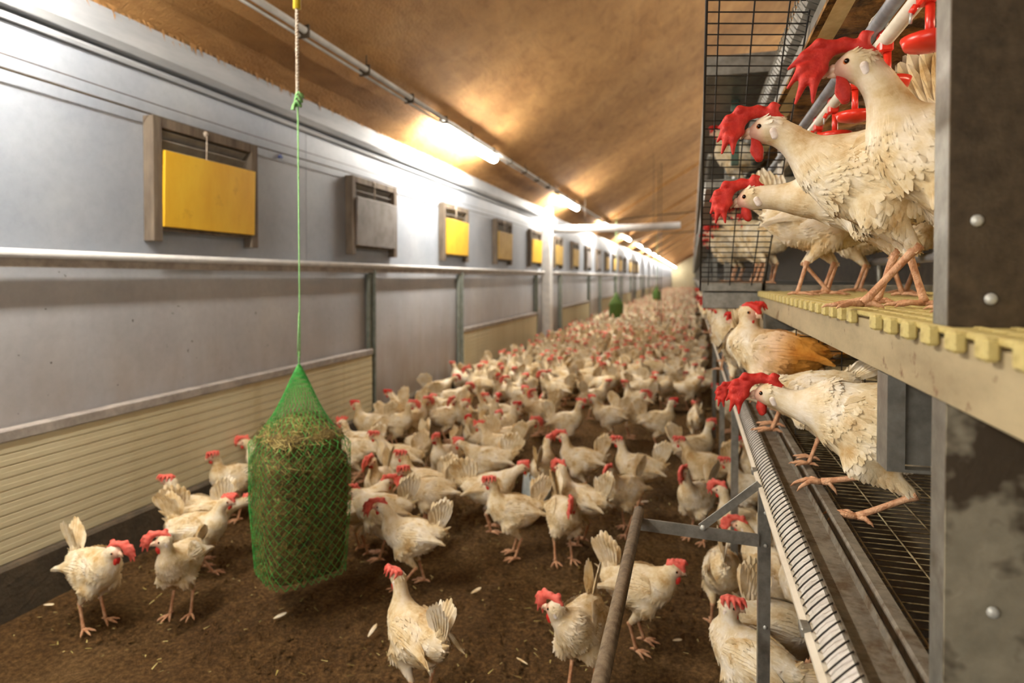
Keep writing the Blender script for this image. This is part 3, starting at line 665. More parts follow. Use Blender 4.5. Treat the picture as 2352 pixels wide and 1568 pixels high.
# ================================================================== HAY NET
dB = 2.45
bagc = on_z(690, 1353, 0.0); r_ = ray(690, 1353); bagc = Vector((0, 0, H)) + r_ * dB; bagc.z = 0
BW = 0.165; BZ0, BZ1 = 0.15, 0.60
def hull(a, z):
    """bag outline: rounded square that gathers to a point"""
    top = H - (835 - 637) / F * dB
    ca, sa = math.cos(a), math.sin(a); p_ = 4.5
    sq = 1.0 / (abs(ca) ** p_ + abs(sa) ** p_) ** (1 / p_)
    if z < 0.63:
        rr = BW * (0.90 + 0.10 * min(1, (z - BZ0) / 0.25)); k_ = 0.92
    else:
        u = (z - 0.63) / (top - 0.63); rr = BW * (1 - u) ** 1.0 * (1 - 0.18 * math.sin(u * math.pi)) + 0.004; k_ = 0.92 * (1 - u)
    rad = rr * (1 + (sq - 1) * k_)
    return rad * ca, rad * sa
TOP = H - (835 - 637) / F * dB
brot = R(55)
hb = empty('hay_bale', bagc, brot); tag(hb, 'block of hay held inside the large green net', 'hay')
b = MB(); N = 48; zs = list(np.linspace(BZ0, 0.64, 26)); rings = []
tops = [(0.64 + 0.09 * math.sin(u * math.pi / 2), math.cos(u * math.pi / 2)) for u in np.linspace(0.15, 1, 8)]
vs = []
for z in zs:
    for k in range(N):
        a = 2 * math.pi * k / N; x, y = hull(a, z); j = 1 - 0.05 + 0.05 * noise.noise((x * 22, y * 22, z * 22)) - (0.10 if z > .6 else 0)
        if z < BZ0 + .02: j *= .93
        vs.append((x * j, y * j, z))
for z, f_ in tops:
    for k in range(N):
        a = 2 * math.pi * k / N; x, y = hull(a, 0.62); j = (0.90 + 0.05 * noise.noise((x * 22, y * 22, z * 22))) * f_ + .002
        vs.append((x * j, y * j, z + 0.012 * noise.noise((x * 20, y * 20, 9))))
RN = len(zs) + len(tops)
fs = [(i * N + k, i * N + (k + 1) % N, (i + 1) * N + (k + 1) % N, (i + 1) * N + k) for i in range(RN - 1) for k in range(N)] + [tuple(range(N - 1, -1, -1)), tuple((RN - 1) * N + k for k in range(N))]
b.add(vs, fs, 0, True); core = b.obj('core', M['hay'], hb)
b = MB(); tint = []
for i in range(7000):
    q = random.randrange(N, (RN - 1) * N); p_ = Vector(vs[q]); nrm = Vector((p_.x, p_.y, 0.25 * (p_.z > .64))).normalized()
    if p_.z > .65: nrm = Vector((p_.x * 2, p_.y * 2, .12)).normalized()
    d = Vector((random.gauss(0, 1), random.gauss(0, 1), random.gauss(0, .7))).normalized(); L = random.uniform(.015, .05)
    d = (d - nrm * d.dot(nrm) * 0.75).normalized(); c_ = p_ + nrm * random.uniform(-.004, .006) + Vector((random.gauss(0, .008), random.gauss(0, .008), random.gauss(0, .008)))
    wv = d.cross(nrm).normalized() * random.uniform(.0007, .0016)
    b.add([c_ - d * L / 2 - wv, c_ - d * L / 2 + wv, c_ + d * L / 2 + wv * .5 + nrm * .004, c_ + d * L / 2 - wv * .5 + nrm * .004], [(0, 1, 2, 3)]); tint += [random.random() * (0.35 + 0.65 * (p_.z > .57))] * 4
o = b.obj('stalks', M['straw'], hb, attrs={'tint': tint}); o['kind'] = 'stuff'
nb = empty('hay_net', bagc, brot); tag(nb, 'large green netting bag gathered to a point around the hay', 'net bag')
b = MB(); NS = 34; ZZ = [BZ0 - .012 + (TOP - BZ0 + .012) * (u ** 0.95) for u in np.linspace(0, 1, 44)]
for sgn in (1, -1):
    for s_ in range(NS):
        pts = []
        for i, z in enumerate(ZZ):
            # diamonds: the strand zigzags and closes towards the knot
            a = 2 * math.pi * (s_ + 0.5 * (1 + sgn * (1 - abs((i % 4) - 2)))) / NS
            x, y = hull(a, z); pts.append((x * 1.012, y * 1.012, z))
        b.tube(pts, 0.0011, 3, cap=False)
b.obj('netting', M['netgreen'], nb)
b = MB()
for s_ in range(10):
    a = s_ * math.pi / 10
    x0, y0 = hull(a, BZ0); x1, y1 = hull(a + math.pi, BZ0); b.tube([(x0, y0, BZ0 - .01), (x0 * .5, y0 * .5, BZ0 - .022), (x1 * .5, y1 * .5, BZ0 - .022), (x1, y1, BZ0 - .01)], .0011, 3, cap=False)
b.obj('base_netting', M['netgreen'], nb)
b = MB()
for s_ in range(7): a = s_ * .9; b.tube([(0.007 * math.cos(a), .007 * math.sin(a), TOP - .03), (.003 * math.cos(a + 2), .003 * math.sin(a + 2), TOP + .02), (.0025 * math.cos(a + 3), .0025 * math.sin(a + 3), TOP + .05)], .0016, 4)
ktop = H - (240 - 637) / F * dB
b.tube([(.003, 0, TOP + .03), (.0035, 0, TOP + .18), (0.001, 0, ktop)], .0028, 6); b.tube([(-.005, 0, TOP + .03), (-.003, 0, TOP + .10), (0, 0, TOP + .2)], .0022, 5)
b.obj('cord', M['cordgreen'], nb)
b = MB()
for i in range(3): b.tube([(.012 * math.cos(a) + .004 * i, .010 * math.sin(a), ktop - .008 + .018 * i + .008 * math.sin(2 * a)) for a in np.linspace(0, 6.3, 12)], .0055, 6)
b.tube([(0, 0, ktop), (-.018, -.008, ktop - .016), (-.024, -.008, ktop - .034), (-.014, -.006, ktop - .03)], .0058, 6)
b.obj('knot', M['cordgreen'], nb)
rp = empty('hanging_rope', (bagc.x, bagc.y, ktop)); tag(rp, 'twisted pale rope from the ceiling tied to the green cord', 'rope')
b = MB(); zt = H + (637 - 30) / F * dB - ktop
for ph in (0, math.pi):
    b.tube([(.0032 * math.cos(a + ph) + .000, .0032 * math.sin(a + ph), zt * i / 150) for i, a in enumerate(np.linspace(0, 90, 151))], .0038, 5)
b.obj('twine', M['rope'], rp)
zz = zceil(bagc.x) - ktop
MB().tube([(0, 0, zt), (0, 0, zt + .5)], .015, 12).obj('sleeve', M['sleeve'], rp)
MB().tube([(0, 0, zt + .5), (0, 0, zz)], .004, 6).obj('line', M['rope'], rp)
# the farther nets
for k, (px, py, d, lb) in enumerate(((1415, 752, 15.6, 'second green hay net, hanging small above the far flock'), (1508, 712, 27.0, 'third green hay net, a faint dark shape in the distance'))):
    p_ = at_d(px, py, d); p_.z = 0
    t = empty('distant_hay_net', p_, R(20)); tag(t, lb, 'net bag', 'hay nets farther down the hall')
    b = MB(); n = 12
    zs_ = [0.10, 0.12, 0.6, 0.66, 0.78, 0.9]
    vv = [(hull(2 * math.pi * k2 / n, min(z, TOP - .02))[0], hull(2 * math.pi * k2 / n, min(z, TOP - .02))[1], z) for z in zs_ for k2 in range(n)]
    b.add(vv, [(i * n + k2, i * n + (k2 + 1) % n, (i + 1) * n + (k2 + 1) % n, (i + 1) * n + k2) for i in range(5) for k2 in range(n)] + [tuple(range(n - 1, -1, -1)), tuple(5 * n + q for q in range(n))], 0, True)
    b.obj('bag', plain('dull_green_net', '#4c6a2c', 0.8), t) if k == 0 else b.obj('bag', bpy.data.materials['dull_green_net'], t)  # one even dull green for net and hay together
    MB().tube([(0, 0, 0.85), (0, 0, zceil(p_.x))], .006, 5).obj('cord', M['cordgreen'], t)
for k, (px, d) in enumerate(((1518, 13.0), (1512, 13.6))):
    p_ = at_d(px, 700, d); p_.z = 0
    tag(MB().tube([(0, 0, 0.12), (0, 0, zceil(p_.x))], .007, 5).box((-.04, -.02, .02), (.04, .02, .13), ch=.004).obj('hanging_chain', M['galvdark'], loc=p_), ['dark hanging chain to the right of the far hay net', 'thinner dark chain just left of the other one'][k], 'chain')
tag(MB().tube([(0, 0, 0), (0, 0, .02), (0, 0, .19), (0, 0, .2)], [.075, .085, .07, .03], 14).obj('drinker_tub', M['drinker'], loc=on_z(1232, 1165, 0.0)), 'pale plastic tub on the litter half hidden between hens', 'tub')
# ================================================================== HENS
def sdf_prims(P, prims, k=0.004, ysc=1.0):
    """smooth union of round cones; prims = (a, b, ra, rb)"""
    acc = np.zeros(len(P), np.float64); 
    for a, b, ra, rb in prims:
        a = np.array(a, float); b = np.array(b, float); ab = b - a; L2 = max(ab @ ab, 1e-9)
        t = np.clip(((P - a) @ ab) / L2, 0, 1)
        d = np.linalg.norm(P - a - t[:, None] * ab, axis=1) - (ra + (rb - ra) * t)
        acc += np.exp(-np.clip(d / k, -60, 60))
    return -k * np.log(np.maximum(acc, 1e-26))
def surface_nets(fn, lo, hi, h):
    lo = np.array(lo, float); n = np.ceil((np.array(hi) - lo) / h).astype(int) + 1
    g = [lo[i] + h * np.arange(n[i]) for i in range(3)]
    X = np.stack(np.meshgrid(*g, indexing='ij'), -1).reshape(-1, 3)
    V = fn(X).reshape(n)
    s = V < 0
    nx, ny, nz = n - 1
    cnt = np.zeros((nx, ny, nz)); pos = np.zeros((nx, ny, nz, 3))
    corners = [(i, j, k) for i in (0, 1) for j in (0, 1) for k in (0, 1)]
    edges = [(a, b) for a in corners for b in corners if sum(np.abs(np.subtract(a, b))) == 1 and a < b]
    def sl(c, A): return A[c[0]:c[0] + nx, c[1]:c[1] + ny, c[2]:c[2] + nz]
    for a, b in edges:
        va, vb = sl(a, V), sl(b, V); m = (va < 0) != (vb < 0)
        t = np.where(m, va / np.where(m, va - vb, 1), 0)
        for q in range(3): pos[..., q] += np.where(m, a[q] + t * (b[q] - a[q]), 0)
        cnt += m
    act = cnt > 0; idx = -np.ones((nx, ny, nz), int); idx[act] = np.arange(act.sum())
    ijk = np.stack(np.nonzero(act), -1)
    verts = lo + h * (ijk + pos[act] / cnt[act][:, None])
    F_ = []
    for ax in range(3):
        u, v = (ax + 1) % 3, (ax + 2) % 3
        A = np.take(s, range(0, n[ax] - 1), ax); B = np.take(s, range(1, n[ax]), ax)
        e = np.stack(np.nonzero(A != B), -1)
        e = e[(e[:, u] > 0) & (e[:, v] > 0) & (e[:, u] < n[u] - 1) & (e[:, v] < n[v] - 1)]
        inside = A[tuple(e.T)]
        du = np.zeros(3, int); du[u] = 1; dv = np.zeros(3, int); dv[v] = 1
        q = [idx[tuple((e - du - dv).T)], idx[tuple((e - dv).T)], idx[tuple(e.T)], idx[tuple((e - du).T)]]
        q = np.stack(q, -1); q[~inside] = q[~inside][:, ::-1]; F_.append(q)
    F_ = np.concatenate(F_); F_ = F_[(F_ >= 0).all(1)]
    return verts, F_
def grad(fn, P, e=0.0015):
    g = np.stack([fn(P + e * np.eye(3)[i]) - fn(P - e * np.eye(3)[i]) for i in range(3)], -1)
    return g / np.maximum(np.linalg.norm(g, axis=1, keepdims=True), 1e-9)
def bez(a, b, c_, d, t): return a * (1 - t) ** 3 + 3 * b * t * (1 - t) ** 2 + 3 * c_ * t * t * (1 - t) + d * t ** 3

class Feathers:
    """many small vaned blades with a raised quill, joined in one mesh"""
    def __init__(s): s.V = []; s.F = []; s.T = []; s.n = 0
    def add(s, p, d, nrm, L, W, lift=0.12, curl=0.0, tint=0.6, st=(0, .35, .7, 1)):
        d = d - nrm * (d @ nrm); d = d / max(np.linalg.norm(d), 1e-6); sd = np.cross(nrm, d)
        wp = {0: .25, .35: .85, .7: 1.0, 1: .35}
        for i, u in enumerate(st):
            ww = W * 0.5 * (np.interp(u, [0, .3, .75, .93, 1], [.25, .9, 1, .7, .2]))
            c_ = p + d * (L * u) + nrm * (lift * L * u - curl * L * u * u)
            s.V += [c_ - sd * ww - nrm * ww * .35, c_ + nrm * 0.0006, c_ + sd * ww - nrm * ww * .35]
        k = len(st)
        for i in range(k - 1):
            a = s.n + i * 3; s.F += [(a, a + 1, a + 4, a + 3), (a + 1, a + 2, a + 5, a + 4)]
        s.T += [tint] * (3 * k); s.n += 3 * k

TORSO = [(-.108, .246, .018), (-.088, .236, .036), (-.052, .219, .054), (-.012, .208, .063), (.030, .206, .062), (.064, .214, .050), (.084, .230, .038)]
def make_body(name, head=(.125, 0, .335), nk=(.03, 0, .06), hyaw=0, hpitch=0, tpitch=R(11), lowz=0.0, hr=0.0185, h=0.0055, nf=1500, feather=True, thick=1.10, hocks=((-.022, .036, .092), (-.022, -.036, .092)), crop=(.10, 0, .245), fl=1.0):
    """one continuous skin: torso, neck, head and thighs; returns mesh, head matrix, tail matrix"""
    rot = lambda p: (p[0] * math.cos(tpitch) - (p[2] - .2) * math.sin(tpitch), p[1], .2 + p[0] * math.sin(tpitch) + (p[2] - .2) * math.cos(tpitch) - lowz)
    tor = [np.array(rot((x, 0, z))) for x, z, r in TORSO]; tr_ = [r * thick for _, _, r in TORSO]
    head = np.array(head, float); head[2] -= lowz
    c0 = np.array(rot((.085, 0, .222))); c1 = np.array(rot(crop)); nkv = np.array(nk, float)
    ts = np.linspace(0, 1, 9)
    hq = Matrix.Rotation(R(hyaw), 3, 'Z') @ Matrix.Rotation(R(-hpitch), 3, 'Y')
    back = np.array(hq @ Vector((-.012, 0, 0)))
    neck = [bez(c0, c1, head + back - nkv, head + back, t) for t in ts]
    nr = np.interp(ts, [0, .2, .45, .75, 1], [.040, .034, .0245, .0185, .0165])
    prims = [(tor[i], tor[i + 1], tr_[i], tr_[i + 1]) for i in range(len(tor) - 1)]
    prims += [(neck[i], neck[i + 1], nr[i], nr[i + 1]) for i in range(8)]
    hf = np.array(hq @ Vector((.014, 0, -.003))); prims += [(head + back, head, .0165, hr), (head, head + hf, hr, .011)]
    for hk in hocks:
        sg = 1 if hk[1] > 0 else -1
        hip = np.array(rot((-.005, .036 * sg, .195))); kn = np.array(rot((.028, .042 * sg, .155))); hk = np.array(hk)
        prims += [(hip, kn, .036, .030), (kn, hk + np.array([.004, 0, .006]), .027, .0095)]
    lo = np.min([np.minimum(p[0], p[1]) for p in prims], 0) - .07; hi = np.max([np.maximum(p[0], p[1]) for p in prims], 0) + .07
    sq = np.array([1, 1.06, 1])
    fn = lambda P: sdf_prims(P * sq, prims, 0.0055)
    V, Fc = surface_nets(fn, lo, hi, h); N_ = grad(fn, V)
    V = V - N_ * fn(V)[:, None] * 0.9
    skin = np.clip(1.25 - np.linalg.norm((V - (head + np.array(hq @ Vector((.010, 0, -.004))))) , axis=1) / .0185, 0, 1)
    skin = np.clip(skin * 2.2, 0, 1)
    chain = np.array(tor + neck[1:] + [head]); 
    mb_v = V.tolist(); mb_f = Fc.tolist(); tint = [0.35] * len(V); sk = skin.tolist()
    if feather:
        ft = Feathers(); r = np.random.default_rng(abs(hash(name)) % 999 if False else len(name) * 7 + int(abs(head[0]) * 1000))
        # sample by area of quads
        a = V[Fc[:, 0]]; ar = np.linalg.norm(np.cross(V[Fc[:, 1]] - a, V[Fc[:, 3]] - a), axis=1)
        neckw = np.where(np.linalg.norm((a - head), axis=1) < .11, 2.0, 1.0); pr = ar * neckw; pr /= pr.sum()
        pick = r.choice(len(Fc), nf, p=pr); uv = r.random((nf, 2, 1))
        P = V[Fc[pick, 0]] * (1 - uv[:, 0]) * (1 - uv[:, 1]) + V[Fc[pick, 1]] * uv[:, 0] * (1 - uv[:, 1]) + V[Fc[pick, 2]] * uv[:, 0] * uv[:, 1] + V[Fc[pick, 3]] * (1 - uv[:, 0]) * uv[:, 1]
        NN = grad(fn, P)
        seg_a = chain[:-1]; seg_d = chain[1:] - chain[:-1]
        for p, n_ in zip(P, NN):
            if np.linalg.norm(p - head - np.array(hq @ Vector((.008, 0, -.004)))) < .0235: continue
            t = np.clip(((p - seg_a) * seg_d).sum(1) / np.maximum((seg_d ** 2).sum(1), 1e-9), 0, 1)
            dist = np.linalg.norm(p - seg_a - t[:, None] * seg_d, axis=1); i = dist.argmin()
            d = -seg_d[i] / np.linalg.norm(seg_d[i])
            isneck = i >= len(tor) - 1
            if p[2] < .165 - lowz and not isneck and dist[i] > .045: d = np.array([-.35, 0, -1.0])
            d = d + np.array([0, 0, -.22]) * (not isneck) + r.normal(0, .10, 3)
            if isneck:
                q = (i - len(tor) + 1) / 9; L = .024 - .012 * q; W = .0085 - .003 * q; lf = .03
            else: L = r.uniform(.020, .030); W = r.uniform(.011, .016); lf = .045
            if p[2] < .13 - lowz: L *= .6; W *= .6
            ft.add(p - n_ * .0006, d, n_, L * fl, W, lf + r.normal(0, .02), .03, float(np.clip(r.normal(.62, .22), 0, 1)), (0, .5, 1) if h > .005 else (0, .35, .7, 1))
        o = len(mb_v); mb_v += [v.tolist() for v in ft.V]; mb_f += [tuple(i + o for i in f) for f in ft.F]; tint += ft.T
        # feather skin value: none except fringe
        sk += [0.0] * len(ft.V)
    me = bpy.data.meshes.new(name); me.from_pydata(mb_v, [], mb_f); me.materials.append(M['feather'])
    me.polygons.foreach_set('use_smooth', [True] * len(me.polygons))
    for nm, vals in (('tint', tint), ('skin', sk)):
        at = me.attributes.new(nm, 'FLOAT', 'POINT'); at.data.foreach_set('value', vals)
    me.update()
    HM = Matrix.Translation(Vector(head)) @ hq.to_4x4()
    TM = Matrix.Translation(Vector(tor[0])) @ Matrix.Rotation(-tpitch, 4, 'Y')
    WM = Matrix.Translation(Vector((0, 0, -lowz))) @ Matrix.Translation((0, 0, .2)) @ Matrix.Rotation(-tpitch, 4, 'Y') @ Matrix.Translation((0, 0, -.2))
    return dict(mesh=me, head=HM, tail=TM, wing=WM, lowz=lowz, hz=head[2], hx=head[0], hy=head[1], prims=prims, headp=head)

def sdf_mesh(name, prims, mat, h, k=0.002, sq=(1, 1, 1), fn=None):
    sq = np.array(sq); lo = np.min([np.minimum(p[0], p[1]) - max(p[2], p[3]) for p in prims], 0) / sq - 3 * h; hi = np.max([np.maximum(p[0], p[1]) + max(p[2], p[3]) for p in prims], 0) / sq + 3 * h
    f = lambda P: sdf_prims(P * sq, prims, k)
    V, Fc = surface_nets(f, lo, hi, h)
    me = bpy.data.meshes.new(name); me.from_pydata(V.tolist(), [], Fc.tolist()); me.materials.append(mat)
    me.polygons.foreach_set('use_smooth', [True] * len(Fc)); me.update(); return me
def comb_mesh(name, kind, mat, h=0.0016, size=1.0):
    """base ridge from the beak over the crown and five tapered points"""
    base = [(.030, 0, .004), (.024, 0, .014), (.010, 0, .022), (-.006, 0, .024), (-.020, 0, .018)]
    prims = [(np.array(base[i]), np.array(base[i + 1]), .0075, .0075) for i in range(4)]
    for i, (fx, ln) in enumerate(((.026, .022), (.017, .032), (.006, .036), (-.006, .032), (-.017, .022))):
        a = np.array((fx, 0, .018)); ln *= size
        if kind == 'upright': b = a + np.array(((.010 if i < 2 else -.006 * i), .002, ln))
        elif kind == 'forward': b = a + np.array((ln * 1.05 + .006, .010 + .004 * i, -.004 * (4 - i) + ln * (.2 - .13 * (4 - i) / 2)))
        else: b = a + np.array((.012 - .004 * i, ln * .75, ln * .25 - .002 * i))
        mid = (a + b) / 2 + (np.array((0, .004, .008)) if kind != 'upright' else np.zeros(3))
        prims += [(a, mid, .0070, .0058), (mid, b, .0058, .0022)]
        if kind == 'side': prims += [(b, b + np.array((.004, .004, -ln * .45)), .004, .0018)]
        if kind == 'forward': prims += [(b, b + np.array((.010, .002, -ln * .30)), .0036, .0018)]
        if i < 4: prims += [(a, a + np.array((-.008, 0, 0)), .007, .007)]
    if kind == 'drape':
        arc = [(-.022, .001, .014), (-.006, .002, .026), (.012, .004, .031), (.028, .007, .027), (.040, .010, .015), (.044, .012, .001)]
        prims = [(np.array(arc[i]), np.array(arc[i + 1]), .0085, .0095) for i in range(5)]
        for a, b, L in (((.020, .008, .028), (.056, .018, .026), 1), ((.034, .010, .020), (.078, .020, .004), 1), ((.040, .012, .012), (.079, .024, -.022), 1), ((.042, .013, .004), (.070, .026, -.044), 1), ((.040, .014, -.002), (.050, .026, -.046), 1), ((-.012, .002, .022), (-.022, .004, .040), 1)):
            a = np.array(a); b = a + (np.array(b) - a) * size; m_ = (a + b) / 2 + np.array((.004, .004, .006))
            prims += [(a, m_, .0082, .0064), (m_, b, .0064, .0020)]
    return sdf_mesh(name, prims, mat, h, .0018, (1, 1.6, 1) if kind == 'upright' else (1, 1, 1))
COMB = {('up', 0): comb_mesh('comb', 'upright', M['comb']), ('fwd', 0): comb_mesh('comb', 'forward', M['comb']), ('side', 0): comb_mesh('comb', 'side', M['comb']),
        ('up', 1): comb_mesh('comb', 'upright', M['combpale'], .0026, .8), ('side', 1): comb_mesh('comb', 'side', M['combpale'], .0026), ('fwd', 1): comb_mesh('comb', 'forward', M['combpale'], .0026, .9)}
COMB_BIG = comb_mesh('comb', 'drape', M['comb'], .0015, 1.12); COMB[('drape', 0)] = comb_mesh('comb', 'drape', M['comb'], .0015, .85); COMB[('drape', 1)] = comb_mesh('comb', 'drape', M['combpale'], .0026, .8)
WAT = sdf_mesh('wattle', [((.014, .0065, -.016), (.012, .0080, -.026), .0052, .0078), ((.012, .0080, -.026), (.010, .0085, -.036), .0078, .0066)], M['comb'], .0018, sq=(1, 1.5, 1))
WATS = sdf_mesh('wattle', [((.014, .0065, -.016), (.012, .0080, -.023), .0042, .0058), ((.012, .0080, -.023), (.011, .0085, -.028), .0058, .005)], M['comb'], .0022, sq=(1, 1.4, 1))
EAR = sdf_mesh('ear_lobe', [((-.012, .0160, -.006), (-.015, .0155, -.014), .0075, .0062)], M['ear'], .0016, sq=(1, 1, 1))
def beak_mesh():
    b = MB(); b.tube([(.016, 0, -.002), (.026, 0, -.001), (.034, 0, -.005), (.039, 0, -.012)], [.0085, .0072, .0046, .0010], 10)
    b.tube([(.016, 0, -.007), (.025, 0, -.009), (.033, 0, -.011)], [.0068, .0050, .0012], 8); return b.mesh('beak', M['beak'])
BEAK = beak_mesh()
def eye_mesh():
    b = MB(); b.sphere((.0085, .0155, .0030), .0052, 1, 12, 8); b.sphere((.0088, .0180, .0032), .0038, 0, 12, 8)
    return b.mesh('eye', [M['eye'], M['iris']])
EYE = eye_mesh()
def leg_mesh(name, hock, foot, toe_yaw=0, curl=0.0, n=7, claw=True, hang=0.0):
    """shank and four toes with claws; foot = ball of the foot on the ground"""
    b = MB(); h_ = Vector(hock); f = Vector(foot); f2 = f + Vector((0, 0, .010))
    k = (h_ - f2); mid = f2 + k * .5
    b.tube([h_ + k.normalized() * .006, h_, h_ - k * .12, mid, f2 + k * .12, f2], [.0085, .0082, .0060, .0053, .0060, .0072], n)
    for a, L in ((0, .050), (32, .042), (-32, .042), (168, .024)):
        a = R(a + toe_yaw); dx, dy = math.cos(a), math.sin(a)
        pts = [(0, .009), (.28, .0085), (.55, .0095), (.85, .006 - curl), (1.0, .0058 - curl * 2), (1.14, .002 - curl * 3)]
        rr = [.0060, .0046, .0047, .0038, .0026, .0006]
        b.tube([f + Vector((dx * L * u, dy * L * u, z)) for u, z in pts], rr, max(5, n - 1))
    return b.mesh(name, M['leg'])
def tail_mesh(name, nf=13, elev=62, spread=34, L=.13, lat=12, W=.030):
    ft = Feathers(); r = np.random.default_rng(nf + elev)
    for i in range(nf):
        u = i / (nf - 1) - .5; s_ = 1 if i % 2 else -1
        e = R(elev + spread * u); l = R(lat) * s_ * (0.3 + .7 * (1 - abs(u)))
        d = np.array((-math.cos(e) * math.cos(l), math.sin(l), math.sin(e) * math.cos(l)))
        nrm = np.array((0.1, s_, 0.15)); nrm /= np.linalg.norm(nrm)
        p = np.array((.012 + .02 * u, .006 * s_, -.004 - .02 * u))
        ft.add(p, d, nrm, L * (1 - .35 * u * u * 2 + r.normal(0, .03)), W, .02, .06, float(np.clip(r.normal(.7, .15), 0, 1)), (0, .2, .45, .7, .88, 1))
    for i in range(46):       # coverts around the tail base
        e = R(elev + r.uniform(-55, 40)); l = r.uniform(-.5, .5); s_ = 1 if r.random() < .5 else -1
        d = np.array((-math.cos(e), math.sin(l) * .4, math.sin(e))); nrm = np.array((0.0, s_, .2)); nrm /= np.linalg.norm(nrm)
        ft.add(np.array((.018 + r.normal(0, .008), .012 * s_, -.006 + r.normal(0, .010))), d, nrm, r.uniform(.035, .06), .018, .10, .1, float(r.random()), (0, .5, 1))
    me = bpy.data.meshes.new(name); me.from_pydata([v.tolist() for v in ft.V], [], ft.F); me.materials.append(M['feather'])
    a = me.attributes.new('tint', 'FLOAT', 'POINT'); a.data.foreach_set('value', ft.T); me.update(); return me
TAIL = {'high': tail_mesh('tail', 13, 92, 30, .145, 9, .030), 'fan': tail_mesh('tail', 15, 84, 60, .145, 10, .034), 'low': tail_mesh('tail', 12, 34, 34, .12), 'narrow': tail_mesh('tail', 9, 100, 14, .135, 7)}
def wing_mesh(side=1, dense=1.0):
    ft = Feathers(); r = np.random.default_rng(5); V = []; Fq = []
    b = MB(); n, m = 14, 10
    def surf(u, v):        # u along the body 0 shoulder .. 1 tip, v 0 bottom .. 1 top
        x = .062 - .168 * u; w_ = math.sin(min(1, u * 1.05 + .08) * math.pi) ** .6
        zc = .226 + .004 * u + .012 * math.sin(u * 3); hh = .043 * w_ * (1 - .25 * u) + .002
        z = zc + (v - .5) * 2 * hh
        y = .0605 * math.sqrt(max(.05, 1 - ((z - .206) / .078) ** 2)) * (1 - .50 * max(0, u - .5)) - .010 * max(0, .25 - u) * 4 * .6 + .004 + .004 * math.sin(v * math.pi)
        return np.array((x, side * y, z))
    vs = [surf(i / (n - 1), j / (m - 1)).tolist() for i in range(n) for j in range(m)]
    fs = [(i * m + j, i * m + j + 1, (i + 1) * m + j + 1, (i + 1) * m + j) for i in range(n - 1) for j in range(m - 1)]
    if side > 0: fs = [f[::-1] for f in fs]
    nrm = np.array((0, side, .15)); nrm /= np.linalg.norm(nrm)
    for q in range(11):        # flight feathers
        u0 = .28 + .035 * q; v = .04 + .075 * q
        p = surf(u0, v) + nrm * .0015 * (q % 2 + 1); tip = surf(min(1, u0 + .55), .38 + .02 * q); d = tip - p
        ft.add(p, d, nrm, .085 + .004 * q if q < 9 else .07, .020, .015, .01, float(np.clip(r.normal(.65, .12), 0, 1)), (0, .2, .5, .8, 1))
    for row in range(6):
        for q in range(int(9 * dense)):
            u0 = .02 + row * .105 + r.normal(0, .01); v = .03 + .94 * q / (9 * dense - 1) + r.normal(0, .02)
            p = surf(max(0, u0), min(1, max(0, v))); e = surf(max(0, u0) + .12, min(1, max(0, v * .9 + .05))) - p
            ft.add(p + nrm * .0012, e, nrm, r.uniform(.026, .036), .019, .10, .06, float(np.clip(r.normal(.62, .2), 0, 1)), (0, .35, .7, 1))
    o = len(vs); fs += [tuple(i + o for i in f) for f in ft.F]; vs += [v.tolist() for v in ft.V]
    me = bpy.data.meshes.new('wing'); me.from_pydata(vs, [], fs); me.materials.append(M['feather'])
    me.polygons.foreach_set('use_smooth', [i < (n - 1) * (m - 1) for i in range(len(fs))])
    a = me.attributes.new('tint', 'FLOAT', 'POINT'); a.data.foreach_set('value', [.5] * o + ft.T); me.update(); return me
WING = {1: wing_mesh(1), -1: wing_mesh(-1)}
# --- legs per stance
HK = ((-.022, .036, .092), (-.022, -.036, .092))
STD = ((.006, .038, 0), (.002, -.038, 0)); WALK = ((.045, .036, 0), (-.045, -.036, 0))
LEGS = {'std': [leg_mesh('leg', HK[i], STD[i], (8, -8)[i]) for i in (0, 1)], 'walk': [leg_mesh('leg', HK[i], WALK[i], (5, -5)[i]) for i in (0, 1)]}
POSE = {}
def pose(key, legs='std', tail='high', **k):
    d = make_body('hen', **k); d['legs'] = LEGS[legs] if isinstance(legs, str) else legs; d['tailm'] = TAIL[tail]; POSE[key] = d
pose('up', head=(.112, 0, .345), nk=(.02, 0, .07))
pose('upl', head=(.112, .010, .332), nk=(.01, 0, .07), hyaw=65, tail='fan')
pose('walk', head=(.132, 0, .330), nk=(.04, 0, .05), legs='walk')
pose('mid', head=(.160, 0, .300), nk=(.05, 0, .04), tail='fan')
pose('short', head=(.120, .0, .290), nk=(.02, 0, .04), hyaw=10, crop=(.10, 0, .235), tail='high')
pose('shortl', head=(.105, .045, .300), nk=(.02, -.03, .04), hyaw=95, tail='narrow')
pose('fwd', head=(.195, 0, .255), nk=(.06, 0, .02), hpitch=-10, tpitch=R(4), tail='fan')
pose('low', head=(.205, 0, .075), nk=(.01, 0, -.08), hpitch=-60, tpitch=R(-8), crop=(.12, 0, .20), tail='high')
pose('back', head=(.070, .0, .325), nk=(.02, 0, .07), hyaw=150, tail='low')
DETAIL = True
